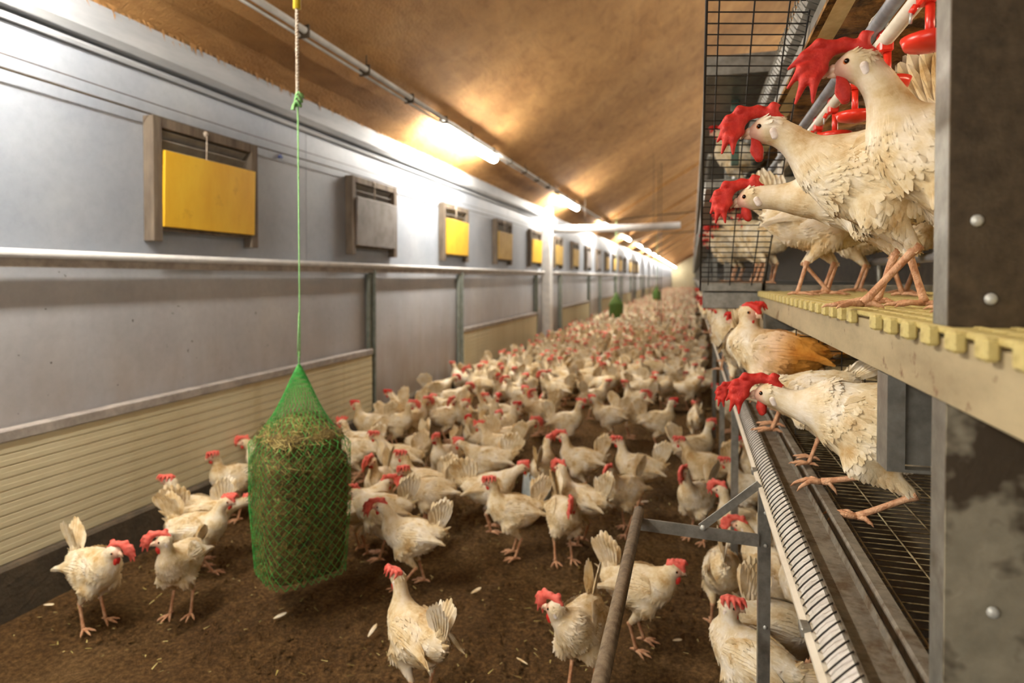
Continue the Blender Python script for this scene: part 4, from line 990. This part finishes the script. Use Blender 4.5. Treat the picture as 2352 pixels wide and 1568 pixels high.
def put_hen(key, loc, heading, label, group, mirror=False, comb=('side', 0), scale=1.0, name='hen', full=True, tail=None, wat=None, cat='hen', body_mat=None, P=None, z=None):
    P = P or POSE[key]
    o = bpy.data.objects.new(name, P['mesh']); COL.objects.link(o)
    o.location = loc; o.rotation_euler = (0, 0, heading); o.scale = (scale, -scale if mirror else scale, scale)
    tag(o, label, cat, group)
    def ch(nm, me, mtx=None, flip=False):
        c_ = bpy.data.objects.new(nm, me); COL.objects.link(c_); c_.parent = o
        m_ = mtx.copy() if mtx is not None else Matrix.Identity(4)
        if flip: m_ = m_ @ Matrix.Scale(-1, 4, (0, 1, 0))
        c_.matrix_local = m_
        return c_
    ch('comb', COMB_BIG if comb == 'big' else COMB[comb], P['head'])
    ch('beak', BEAK, P['head'])
    for f_ in (False, True):
        ch('wattle', wat or (WAT if full else WATS), P['head'], f_)
        ch('eye', EYE, P['head'], f_)
        if full: ch('ear_lobe', EAR, P['head'], f_)
    for me in P['legs']: ch('leg', me)
    for s_ in (1, -1): ch('wing', WING[s_], P['wing'])
    if tail != 'none': ch('tail', TAIL[tail] if tail else P['tailm'], P['tail'])
    if body_mat:
        for q in [o] + list(o.children):
            if q.data.materials and q.data.materials[0] == M['feather']:
                q.data = q.data.copy(); q.data.materials[0] = body_mat
    return o
def world_heading(px, py, deg):
    return R(deg) + azim(px, py)
def hen_by_head(key, px, py, deg, label, group, base_z=0.0, scale=1.0, mirror=False, **k):
    """stand a hen where its head lies on the sight line, feet on the given level"""
    P = POSE[key]; hd = world_heading(px, py, deg)
    hp = on_z(px, py, base_z + P['hz'] * scale)
    hx, hy = P['hx'] * scale, P['hy'] * scale * (-1 if mirror else 1)
    loc = Vector((hp.x - hx * math.cos(hd) + hy * math.sin(hd), hp.y - hx * math.sin(hd) - hy * math.cos(hd), base_z))
    return put_hen(key, loc, hd, label, group, mirror=mirror, scale=scale, **k)
# ================================================================== THE FLOCK
# --- upper deck, right
ZU = H - hS
G_UP = 'hens on the upper deck at right'
def hero_pose(key, **k):
    k.setdefault('nf', 3400); k.setdefault('h', 0.0042); k.setdefault('thick', 1.14); k.setdefault('tpitch', R(4))
    d = make_body('hen', **k); return d
hp1 = hero_pose('h1', head=(.150, 0, .345), nk=(.045, 0, .06), crop=(.11, 0, .25)); hp1['legs'] = LEGS['std']; hp1['tailm'] = TAIL['high']
hp2 = hero_pose('h2', head=(.185, 0, .290), nk=(.055, 0, .035), crop=(.115, 0, .235), tpitch=R(-3), nf=3800, fl=1.1); hp2['legs'] = LEGS['walk']; hp2['tailm'] = TAIL['low']
hp3 = hero_pose('h3', head=(.215, 0, .200), nk=(.06, 0, .0), crop=(.12, 0, .20), tpitch=R(-8), hpitch=-8); hp3['legs'] = LEGS['std']; hp3['tailm'] = TAIL['low']
ghk = ((-.045, .046, .050), (-.02, -.042, .062))
gl = [leg_mesh('leg', ghk[0], (.035, .060, -.005), -10, .001), leg_mesh('leg', ghk[1], (.105, -.045, .014), 0, .004)]
hp4 = hero_pose('h4', head=(.195, 0, .245), nk=(.06, 0, .03), crop=(.115, 0, .225), lowz=.055, hocks=ghk, tpitch=R(4)); hp4['legs'] = gl; hp4['tailm'] = TAIL['low']
def hero(P, px, py, d, deg, label, group, z, **k):
    """head on the sight line at camera depth d, feet level z"""
    hd = world_heading(px, py, deg); hp_ = at_d(px, py, d); sc = k.get('scale', 1.0); mi = -1 if k.get('mirror') else 1
    hx, hy = P['hx'] * sc, P['hy'] * sc * mi
    return put_hen('', Vector((hp_.x - hx * math.cos(hd) + hy * math.sin(hd), hp_.y - hx * math.sin(hd) - hy * math.cos(hd), z)), hd, label, group, P=P, **k)
WATB = sdf_mesh('wattle', [((.016, .0065, -.014), (.013, .0090, -.032), .0062, .0092), ((.013, .0090, -.032), (.010, .0100, -.044), .0092, .0070)], M['comb'], .0016, sq=(1, 1.6, 1))
hero(hp1, 1960, 188, 0.98, -178, 'tall white hen nearest the camera on the upper deck, body cut by the post', G_UP, ZU, comb='big', scale=1.10, wat=WATB)
hero(hp2, 1758, 343, 1.12, 178, 'middle white hen on the upper deck, leaning forward over the slat edge', G_UP, ZU, comb=('drape', 0), scale=1.08, wat=WATB)
hero(hp3, 1724, 527, 1.28, 172, 'lowest headed white hen on the upper deck, stooping under the middle hen', G_UP, ZU, comb=('drape', 0), scale=1.06)
extra = [('up', 2180, 172, 1.45, 175, 'hen on the inner perch whose comb shows left of the post top', ZU + .118, {}),
         ('short', 2385, 240, 1.30, 35, 'hen on the inner perch with a white fanned tail under the red cup', ZU + .118, dict(tail='fan', scale=1.12)),
         ('mid', 2235, 400, 1.66, 8, 'hen behind the middle one, its yellowish tail raised', ZU, dict(tail='high')),
         ('short', 1800, 600, 1.95, 170, 'shaded hen deep on the upper deck behind the stooping one', ZU, {}),
         ('walk', 1990, 560, 1.75, 10, 'shaded hen whose legs show behind the front pair of hens', ZU, {}),
         ('short', 2120, 560, 1.60, 175, 'shaded hen near the post in the dark of the upper deck', ZU, {}),
         ('short', 1985, 600, 2.05, 176, 'dim hen filling the dark middle of the upper deck', ZU, {}),
         ('fwd', 2060, 600, 1.95, 172, 'dim stooping hen beside the perch legs', ZU, {}),
         ('mid', 1860, 600, 2.3, 168, 'dim hen far back on the near upper deck', ZU, {}),
         ('up', 2445, 300, 1.05, 160, 'hen just right of the near post, only a sliver showing', ZU, {})]
for key, px, py, d, deg, lb, z, k in extra:
    o = hero(POSE[key], px, py, d, deg, lb, G_UP, z, comb=('side', 0), **k)
    if z > ZU + .05: o.location.x = 0.61
# far upper deck, seen through the mesh flap
G_FU = 'hens on the racks behind the mesh flap'
zf = H - 0.03; zm = H + 0.40
for key, px, py, d, deg, lb, z in (
    ('up', 1648, 285, 3.25, 175, 'hen on the higher deck seen through the top of the mesh flap', zm),
    ('short', 1735, 335, 3.5, 150, 'hen on the higher deck behind the mesh flap, facing the rack', zm),
    ('up', 1688, 445, 3.1, 150, 'red combed hen behind the mesh flap just under the grey bar', zf),
    ('short', 1725, 455, 3.2, 120, 'hen behind the mesh flap close to its right edge', zf),
    ('mid', 1655, 490, 3.0, 176, 'brown necked hen behind the middle of the mesh flap', zf),
    ('short', 1632, 545, 3.6, 172, 'hen with a red face at the left edge of the mesh flap', zf),
    ('fwd', 1640, 590, 3.1, 178, 'stooping hen behind the lower left of the mesh flap', zf),
    ('short', 1712, 560, 2.9, 140, 'pale hen behind the bottom of the mesh flap', zf),
    ('fwd', 1628, 610, 4.2, 170, 'hen farther along the deck behind the mesh flap', zf),
    ('mid', 1622, 520, 4.4, 165, 'hen peering out past the left bar of the mesh flap', zf)):
    hero(POSE[key], px, py, d, deg, lb, G_FU, z, comb=('side', 0), full=False)
# --- lower deck, right
G_LO = 'hens on the lower deck at right'
hero(hp4, 1764, 925, 1.42, 168, 'white hen crouching with one foot on the trough, under the upper deck beam', G_LO, DK - .012, comb=('drape', 0), scale=1.16)
lo = [('back', 1722, 778, 1.98, 174, 'hen tinted with orange shade, looking back over its shoulder on the lower deck', dict(tail='low', scale=1.1, body_mat=M['feathershade'])),
      ('up', 1868, 806, 2.15, -20, 'hen with a red face between the beam and the mesh partition', {}),
      ('short', 1805, 765, 2.5, 160, 'hen in the shade just right of the far lower post', {}),
      ('up', 1650, 772, 2.75, 172, 'hen at the trough with its comb over the aisle', {}),
      ('shortl', 1690, 735, 2.5, 80, 'hen seen from behind with an upright blunt tail on the lower deck', dict(tail='narrow')),
      ('up', 1632, 690, 3.6, 160, 'hen on the deck edge below the end plate', {}),
      ('mid', 1622, 715, 3.9, 176, 'hen leaning out from the deck edge below the end plate', {}),
      ('short', 1645, 720, 3.3, 120, 'hen turned away at the foot of the end plate', {}),
      ('mid', 1612, 690, 4.6, 170, 'hen far along the lower deck edge', {}),
      ('up', 1608, 675, 5.4, 150, 'farthest hen on the lower deck edge', {})]
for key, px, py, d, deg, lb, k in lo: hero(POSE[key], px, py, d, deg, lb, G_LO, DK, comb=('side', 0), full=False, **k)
hero(POSE['short'], 2470, 960, 0.93, 178, 'white hen at the right edge of the picture on the wire floor', G_LO, DK - .03, comb=('side', 0))
hero(hp3, 1697, 908, 1.68, 172, 'hen pecking left on the lower deck behind the crouching one', G_LO, DK, comb=('drape', 0), scale=.82)
# --- litter floor: every hen that can be picked out, placed by its head
G_FL = 'hens on the litter near the camera'
FLO = [
 ('short', 262, 1268, -58, 0, 'leftmost hen, head tucked, with its tail straight up'),
 ('upl', 372, 1243, -118, 1, 'hen facing the camera with head turned left, second from the left corner'),
 ('up', 522, 1152, -28, 0, 'hen walking right towards the camera, just left of the hay net'),
 ('up', 388, 1105, 152, 0, 'hen by the cream shutter facing left with its tail raised'),
 ('up', 489, 1049, -155, 0, 'slim hen by the shutter, above the walking one'),
 ('up', 562, 1016, 178, 0, 'hen with a long neck partly hidden by the left of the hay net'),
 ('fwd', 570, 1150, 5, 0, 'hen whose comb touches the left side of the hay net'),
 ('up', 912, 1325, 122, 0, 'large hen in the centre foreground seen from behind and above, looking left'),
 ('up', 874, 1163, 166, 0, 'plump hen facing left right of the hay net'),
 ('short', 888, 1108, 28, 0, 'hen with a dark red comb turned right beside the hay net'),
 ('short', 812, 1130, 170, 0, 'hen half hidden behind the right side of the hay net'),
 ('up', 928, 1082, -165, 0, 'broad hen facing left above the plump one'),
 ('up', 924, 1046, 165, 0, 'hen with a bright comb behind the broad one'),
 ('up', 854, 1060, -112, 0, 'hen facing the camera beside the upper right of the hay net'),
 ('up', 862, 1001, 168, 0, 'grey necked hen facing left above the one facing the camera'),
 ('low', 925, 1058, 118, 0, 'hen with its head down, a fluffy rounded back'),
 ('up', 1000, 1006, -122, 0, 'slender hen facing the camera, standing clear in a gap'),
 ('mid', 1055, 1018, 176, 0, 'stretched hen facing left above the lying tail'),
 ('up', 1126, 1107, -172, 0, 'hen in full profile facing left at the picture centre, tail fanned up'),
 ('mid', 1200, 1074, 8, 0, 'hen stretching right with its tail low behind the centre one'),
 ('up', 1258, 1010, 78, 1, 'hen seen from behind with its comb turned right'),
 ('up', 1292, 1002, 178, 0, 'hen facing left with a tall broad tail'),
 ('up', 1420, 1013, 172, 0, 'hen facing left with a ragged tail, middle right'),
 ('up', 1563, 1014, 176, 0, 'hen facing left beside the deck legs'),
 ('up', 1634, 974, 25, 0, 'bright white hen facing right by the deck legs'),
 ('up', 1288, 1074, 150, 0, 'hen seen half from behind with a red comb, right of the tub'),
 ('up', 1398, 1083, -128, 0, 'upright hen with both legs clear and tail up, right of centre'),
 ('up', 1570, 1086, -125, 0, 'hen facing the camera left of the perch bracket'),
 ('short', 1314, 1160, -72, 1, 'hen facing the camera with one leg lifted, below the tub'),
 ('shortl', 1272, 1396, -112, 1, 'hen in front bending its head left, tail straight up'),
 ('short', 1549, 1310, -14, 0, 'hen behind the pipe perch with tail fanned at its left'),
 ('low', 1655, 1335, 92, 0, 'ruffled hen seen from behind with a red vent'),
 ('up', 1700, 1206, 165, 0, 'hen behind the perch bracket looking left'),
 ('up', 1803, 1250, 150, 0, 'hen between the deck leg and the trough'),
 ('back', 1678, 1392, 148, 1, 'hen at the bottom looking at the camera, right of the pipe perch'),
 ('low', 1895, 1470, -45, 0, 'hen head down under the trough, tail pointing up at the left'),
 ('low', 1965, 1560, 20, 0, 'cream back of a hen at the bottom edge below the trough'),
 ('up', 1655, 1125, 160, 0, 'hen left of the bracket brace with a bright red comb'),
 ('up', 1668, 1062, 175, 0, 'hen facing left just right of the standing pair by the leg'),
 ('up', 1708, 1015, 160, 0, 'hen with a red face behind the deck leg'),
 ('up', 1478, 906, 2, 0, 'hen facing right with its tail fanned, in the middle distance'),
 ('up', 1361, 916, 176, 0, 'hen facing left opposite the one facing right'),
 ('up', 1335, 926, 0, 0, 'small hen facing right with a narrow tail, left of the opposite pair'),
 ('up', 1546, 924, 4, 0, 'hen facing right with its tail low to the left'),
 ('short', 1598, 930, 95, 0, 'hen seen from behind near the dark patch of litter'),
 ('up', 1645, 890, 170, 0, 'tall hen close to the second deck leg'),
 ('up', 1225, 903, -150, 0, 'hen with a pale breast left of the small right facing one'),
 ('mid', 1226, 970, 12, 0, 'hen reaching right with a long back'),
 ('up', 1146, 953, 42, 0, 'hen looking away to the right, above the long backed one'),
 ('up', 1186, 931, 0, 0, 'slim hen facing right above the long backed one'),
 ('up', 1100, 978, 175, 0, 'hen facing left just left of the long backed one'),
 ('up', 1074, 961, -120, 0, 'hen facing the camera with a pale neck'),
 ('mid', 1070, 926, 6, 0, 'long hen facing right with its tail at the left'),
 ('up', 1043, 921, -120, 0, 'hen with its comb against the long right facing one'),
 ('up', 978, 921, 6, 0, 'leaning hen facing right in a row of two near the wall'),
 ('up', 944, 930, -18, 0, 'front hen of the row of two near the wall'),
 ('up', 893, 903, 172, 0, 'tall hen alone against the bare grey sheet'),
 ('up', 817, 930, 178, 0, 'hen by the end of the nearest shutter beside the post'),
 ('up', 785, 970, 178, 0, 'hen behind the upper right of the hay net'),
 ('up', 768, 990, 178, 0, 'hen with its head against the right shoulder of the hay net'),
 ('low', 842, 985, 165, 0, 'hen hunched by the foot of the post'),
 ('short', 996, 914, 178, 0, 'hen peeping over the backs near the wall'),
 ('mid', 1045, 868, 12, 0, 'hen by the wall whose tail points left over the litter'),
 ('mid', 1075, 888, 10, 0, 'second hen by the wall with its tail pointing left'),
 ('up', 1077, 850, 170, 0, 'hen against the edge of the second shutter'),
 ('up', 1117, 838, 95, 0, 'hen with a bright comb facing the second shutter'),
 ('up', 1143, 864, -110, 0, 'hen with a dark comb facing the camera by the second shutter'),
 ('up', 1165, 872, 170, 0, 'very white hen right of the dark combed one'),
 ('up', 1206, 865, 8, 0, 'hen facing right in front of the second shutter'),
 ('up', 1207, 895, 160, 0, 'hen with a brown neck in the second row'),
 ('up', 1141, 912, -60, 0, 'hen with a large dark comb in the third row near the wall'),
 ('up', 1117, 911, 160, 0, 'hen with a pink comb in the third row near the wall'),
 ('up', 1250, 860, 172, 0, 'hen with a pink face in front of the low white one'),
 ('low', 1248, 912, 176, 0, 'low white hen pecking towards the left'),
 ('up', 1322, 852, -150, 0, 'hen standing over the low white one'),
 ('up', 1437, 880, 170, 0, 'hen in the band behind the opposite pair'),
 ('short', 1500, 872, 0, 0, 'hen facing right in the band behind the opposite pair'),
 ('up', 1395, 878, 30, 0, 'hen behind the back of the left facing one, middle distance'),
]
occ = []
for i, (key, x, y, deg, mir, lb) in enumerate(FLO):
    near = y > 1000
    tl_ = 'low' if i == 1 else None
    cb = random.choice([('side', 1), ('drape', 1), ('side', 0), ('up', 1)]) if i > 34 else random.choice([('drape', 1), ('side', 1), ('drape', 1)])
    sc = 1.0 + random.uniform(-.03, .05)
    if key == 'up' and i % 3 == 2: key = 'walk'
    if y > 1150 and key in POSE: pass
    o = hen_by_head(key, x, y, deg, lb, G_FL, 0.0, scale=sc, mirror=bool(mir) or (i % 4 == 1 and key != 'shortl'), comb=cb, full=y > 1190, tail=tl_)
    occ.append((o.location.x, o.location.y))

# --- the denser flock beyond: single hens as one mesh each, then the mass
def join_meshes(name, items, attrs=('tint', 'skin')):
    """items = [(mesh, 4x4 matrix)]; returns one mesh with merged materials"""
    V, Fs, MI, SM, A = [], [], [], [], {k: [] for k in attrs}; mats = []; o = 0
    for me, mt in items:
        n = len(me.vertices); c = np.empty(n * 3); me.vertices.foreach_get('co', c); c = c.reshape(-1, 3)
        m_ = np.array(mt); V.append(c @ m_[:3, :3].T + m_[:3, 3])
        mp = []
        for m in me.materials:
            if m not in mats: mats.append(m)
            mp.append(mats.index(m))
        flip = mt.determinant() < 0
        for p_ in me.polygons:
            vs_ = [v + o for v in p_.vertices]; Fs.append(vs_[::-1] if flip else vs_); MI.append(mp[p_.material_index]); SM.append(p_.use_smooth)
        for k in attrs:
            a = me.attributes.get(k)
            if a: b = np.empty(n); a.data.foreach_get('value', b); A[k].append(b)
            else: A[k].append(np.full(n, .5 if k == 'tint' else 0.0))
        o += n
    me = bpy.data.meshes.new(name); me.from_pydata(np.concatenate(V).tolist(), [], Fs)
    for m in mats: me.materials.append(m)
    me.polygons.foreach_set('material_index', MI); me.polygons.foreach_set('use_smooth', SM)
    for k in attrs: a = me.attributes.new(k, 'FLOAT', 'POINT'); a.data.foreach_set('value', np.concatenate(A[k]))
    me.update(); return me
def simple_leg(hock, foot):
    b = MB(); b.tube([hock, foot], .0055, 4, cap=False)
    for a in (0, .6, -.6, 3.1): b.tube([(foot[0], foot[1], .005), (foot[0] + .04 * math.cos(a), foot[1] + .04 * math.sin(a), .003)], .004, 3, cap=False)
    return b.mesh('leg', M['leg'])
SLEG = [simple_leg(HK[i], STD[i]) for i in (0, 1)]
def blob_comb(big=True):
    b = MB(); n = 7 if big else 5
    b.sphere((.016, .006, .022), (.022, .010, .014), n=n, m=5); b.sphere((.013, 0, -.022), (.007, .011, .013), n=n, m=4); return b.mesh('comb', M['combpale'])
BC = [blob_comb(True), blob_comb(False)]
def low_tail(nm, e, L=.12):
    b = MB(); d = Vector((-math.cos(e), 0, math.sin(e))); s_ = Vector((math.sin(e), 0, math.cos(e)))
    p0 = Vector((.01, 0, -.01)); a = p0 - s_ * .012; c = p0 + s_ * .012; t0 = p0 + d * L * .8 - s_ * .045; t1 = p0 + d * L + s_ * 0; t2 = p0 + d * L * .8 + s_ * .045
    for y in (.004, -.004):
        w_ = Vector((0, y, 0)); b.add([a + w_ * 2, t0 + w_, t1 + w_, t2 + w_, c + w_ * 2], [(0, 1, 2, 3, 4) if y > 0 else (4, 3, 2, 1, 0)])
    b.add([a + Vector((0, .008, 0)), a - Vector((0, .008, 0)), t0 - Vector((0, .004, 0)), t0 + Vector((0, .004, 0)), t1 + Vector((0, .004, 0)), t1 - Vector((0, .004, 0)), t2 + Vector((0, .004, 0)), t2 - Vector((0, .004, 0))], [(0, 3, 2, 1), (3, 4, 5, 2), (4, 6, 7, 5)])
    return b.mesh(nm, M['feather'])
LOWP = dict(up=dict(head=(.112, 0, .345), nk=(.02, 0, .07)), mid=dict(head=(.160, 0, .300), nk=(.05, 0, .04)), short=dict(head=(.120, 0, .290), nk=(.02, 0, .04), hyaw=30),
            fwd=dict(head=(.205, 0, .245), nk=(.06, 0, .02), hpitch=-10), low=dict(head=(.205, 0, .075), nk=(.01, 0, -.08), hpitch=-60, tpitch=R(-8), crop=(.12, 0, .20)), turn=dict(head=(.112, .01, .334), nk=(.01, 0, .07), hyaw=75))
MID, LOW, TINY = {}, {}, {}
wflat = {}
for i, (k, kw) in enumerate(LOWP.items()):
    I4 = Matrix.Identity(4)
    b_ = make_body('hen', h=.0085, nf=420, thick=1.10, fl=1.5, **kw)
    tl = TAIL[('high', 'fan', 'high', 'low', 'high', 'fan')[i]]
    MID[k] = join_meshes('flock_hen', [(b_['mesh'], I4), (COMB[('side', 1)], b_['head']), (WATS, b_['head']), (BEAK, b_['head']), (tl, b_['tail'])] + [(m_, I4) for m_ in SLEG])
    b_ = make_body('hen', h=.016, feather=False, thick=1.12, **kw)
    LOW[k] = join_meshes('flock_hen', [(b_['mesh'], I4), (BC[0], b_['head']), (low_tail('t', R((66, 60, 70, 30, 70, 62)[i])), b_['tail'])] + [(m_, I4) for m_ in SLEG])
    b_ = make_body('hen', h=.026, feather=False, thick=1.16, **kw)
    TINY[k] = join_meshes('flock_hen', [(b_['mesh'], I4), (BC[1], b_['head']), (low_tail('t', R((66, 60, 70, 30, 70, 62)[i])), b_['tail'])])
def vis_right(Y):        # the rack hides the floor to the right of this X
    return 0.02
cell = {}
def free(x, y, r):
    for i in range(int(x // .3) - 1, int(x // .3) + 2):
        for j in range(int(y // .3) - 1, int(y // .3) + 2):
            for (a, b_) in cell.get((i, j), ()):
                if (a - x) ** 2 + (b_ - y) ** 2 < r * r: return False
    return True
def take(x, y): cell.setdefault((int(x // .3), int(y // .3)), []).append((x, y))
for a, b_ in occ: take(a, b_)
spots = []
Y_ = 6.35
for trial in range(60000):
    y = 6.2 + (rng.random() ** 1.6) * 56; x = rng.uniform(-2.32, 0.06)
    if y < 7.4 and x < -1.9 + (7.4 - y) * 0.9 and False: continue
    r_min = .205 if y < 12 else (.22 if y < 25 else .27)
    if abs(x + .35) < .22 and abs(y - 7.0) < .35: continue
    if free(x, y, r_min): take(x, y); spots.append((x, y))
spots.sort(key=lambda p_: p_[1])
NIND = 300 - len(FLO)
ind = spots[:NIND]; mass = spots[NIND:]
zone = [(6.9, 'level with the third inlet'), (7.9, 'just past the third inlet'), (8.7, 'level with the fourth inlet'), (9.7, 'just past the fourth inlet'), (10.5, 'level with the fifth inlet'), (11.6, 'by the white pilaster'), (99, 'beyond the white pilaster')]
PW = dict(up='upright', mid='leaning forward', short='neck drawn in', turn='head turned', fwd='neck stretched', low='pecking')
def lat(x): return ['close to the wall', 'left of mid aisle', 'in mid aisle', 'right of mid aisle', 'close to the rack'][min(4, int((x + 2.4) / .5))]
def facing(v):
    v = (v + 180) % 360 - 180
    return 'facing right' if abs(v) < 45 else ('facing away' if 45 <= v < 135 else ('facing the camera' if -135 < v <= -45 else 'facing left'))
keys = ['up', 'up', 'mid', 'short', 'turn', 'fwd', 'up', 'low']
for (x, y) in ind:
    k = keys[rng.integers(len(keys))]; v = float(rng.choice([0, 180, 90, -90, 180, -150, 20])) + rng.normal(0, 28)
    hd = R(v) + math.atan2(-x, y)
    o = bpy.data.objects.new('hen', MID[k]); COL.objects.link(o); o.location = (x, y, 0); o.rotation_euler = (0, 0, hd)
    s_ = rng.uniform(.95, 1.06); o.scale = (s_, s_ * rng.choice([1, -1]), s_)
    zn = next(n_ for lim, n_ in zone if y < lim)
    tag(o, 'hen %s, %s, %s, %s' % (facing(v), PW[k], lat(x), zn), 'hen', 'hens of the dense flock')
def mass_mesh(pts, src, name):
    Vs, Fs, MI, A, S_ = [], [], [], [], []; o = 0; mats = src['up'].materials[:]
    cache = {}
    for k, me in src.items():
        n = len(me.vertices); c = np.empty(n * 3); me.vertices.foreach_get('co', c)
        tr = []; mi = []
        for p_ in me.polygons:
            q = list(p_.vertices)
            tr.append(q); mi.append(mats.index(me.materials[p_.material_index]))
        a = np.empty(n); me.attributes['tint'].data.foreach_get('value', a)
        sk = np.empty(n); me.attributes['skin'].data.foreach_get('value', sk)
        cache[k] = (c.reshape(-1, 3), tr, mi, a, sk)
    for (x, y) in pts:
        k = keys[rng.integers(len(keys))]; c, tr, mi, a, sk = cache[k]
        th = rng.uniform(0, 6.28); s_ = rng.uniform(.95, 1.06); R_ = np.array([[math.cos(th), -math.sin(th), 0], [math.sin(th), math.cos(th), 0], [0, 0, 1]]) * s_
        Vs.append(c @ R_.T + np.array((x, y, 0))); Fs += [[i + o for i in f] for f in tr]; MI += mi
        A.append(a * 0 + rng.uniform(.25, .8)); S_.append(sk * .5); o += len(c)
    me = bpy.data.meshes.new(name); me.from_pydata(np.concatenate(Vs).tolist(), [], Fs)
    for m in mats: me.materials.append(m)
    me.polygons.foreach_set('material_index', MI); me.polygons.foreach_set('use_smooth', [True] * len(Fs))
    for k, v in (('tint', A), ('skin', S_)): at = me.attributes.new(k, 'FLOAT', 'POINT'); at.data.foreach_set('value', np.concatenate(v))
    me.update(); return me
bm1 = mass_mesh([p_ for p_ in mass if p_[1] < 22], LOW, 'far_flock'); bm2 = mass_mesh([p_ for p_ in mass if p_[1] >= 22], TINY, 'far_flock')
fm = join_meshes('far_flock', [(bm1, Matrix.Identity(4)), (bm2, Matrix.Identity(4))])
o = link('far_flock', fm); tag(o, 'blurred mass of hundreds of white hens filling the far aisle', 'flock', kind='stuff')
print('SPOTS', len(ind), len(mass), ind[-1][1], 'tris', sum(len(p_.vertices) - 2 for p_ in fm.polygons))
# --- loose feathers and straw on the litter
def feather_obj(px, py, rz, L, tilt, lb):
    p_ = on_z(px, py, 0.006); ft = Feathers(); ft.add(np.array((0, 0, 0.)), np.array((1., 0, 0)), np.array((0, 0, 1.)), L, L * .28, .12, .2, .8, (0, .2, .4, .6, .8, 1))
    me = bpy.data.meshes.new('loose_feather'); me.from_pydata([v.tolist() for v in ft.V], [], ft.F); me.materials.append(M['feather'])
    a = me.attributes.new('tint', 'FLOAT', 'POINT'); a.data.foreach_set('value', ft.T); me.update()
    o = link('loose_feather', me, None, p_, (R(20), -R(tilt), rz)); tag(o, lb, 'feather', 'loose feathers on the litter')
for a in ((845, 1462, 1.2, .05, 38, 'upright white feather stuck in the litter left of the large central hen'), (1082, 1362, .9, .05, 15, 'small white feather right of the tail of the large central hen'),
          (1212, 1525, 2.6, .05, 5, 'curled feather on the litter at the bottom centre'), (1015, 1216, 2.8, .055, 5, 'pale feather lying between the plump hen and the centre one'),
          (100, 1388, .3, .04, 5, 'tiny feather near the kerb at the left'), (628, 1420, 1.0, .05, 10, 'short feather below the hay net'), (1470, 1152, .2, .05, 10, 'pale feather beside the tip of the pipe perch'), (1545, 1470, .4, .035, 5, 'tiny feather by the feet of the hen behind the pipe')): feather_obj(*a)
b = MB(); tint = []
for i in range(900):
    y = 1.6 + 6 * rng.random() ** 1.3; x = rng.uniform(-2.35, .35); L = rng.uniform(.008, .03); a = rng.uniform(0, 6.28); wv = rng.uniform(.001, .0035)
    d = np.array((math.cos(a), math.sin(a), rng.normal(0, .15))); s_ = np.array((-math.sin(a), math.cos(a), 0)) * wv; c = np.array((x, y, .004 + abs(rng.normal(0, .003))))
    b.add([c - s_ * .4, c + s_ * .4, c + d * L + s_, c + d * L - s_], [(0, 1, 2, 3)]); tint += [rng.uniform(.5, 1)] * 4
o = b.obj('litter_debris', M['straw'], attrs={'tint': tint}); tag(o, 'scattered chaff, straw bits and down on the litter', 'litter debris', kind='stuff')

b = MB()
for i in range(5200):
    y = 1.7 + 3.6 * rng.random() ** 1.2; x = rng.uniform(-2.4, .4); r0 = rng.uniform(.003, .011); z = -.006
    q = [(x + r0 * math.cos(a) * rng.uniform(.7, 1.2), y + r0 * math.sin(a) * rng.uniform(.7, 1.2), z) for a in (0, 1.57, 3.14, 4.71)] + [(x, y, z + r0 * rng.uniform(.9, 1.6))]
    b.add(q, [(0, 1, 4), (1, 2, 4), (2, 3, 4), (3, 0, 4)])
o = b.obj('litter_crumbs', M['litter']); tag(o, 'brown crumbs of litter heaped unevenly over the near floor', 'litter', kind='stuff')
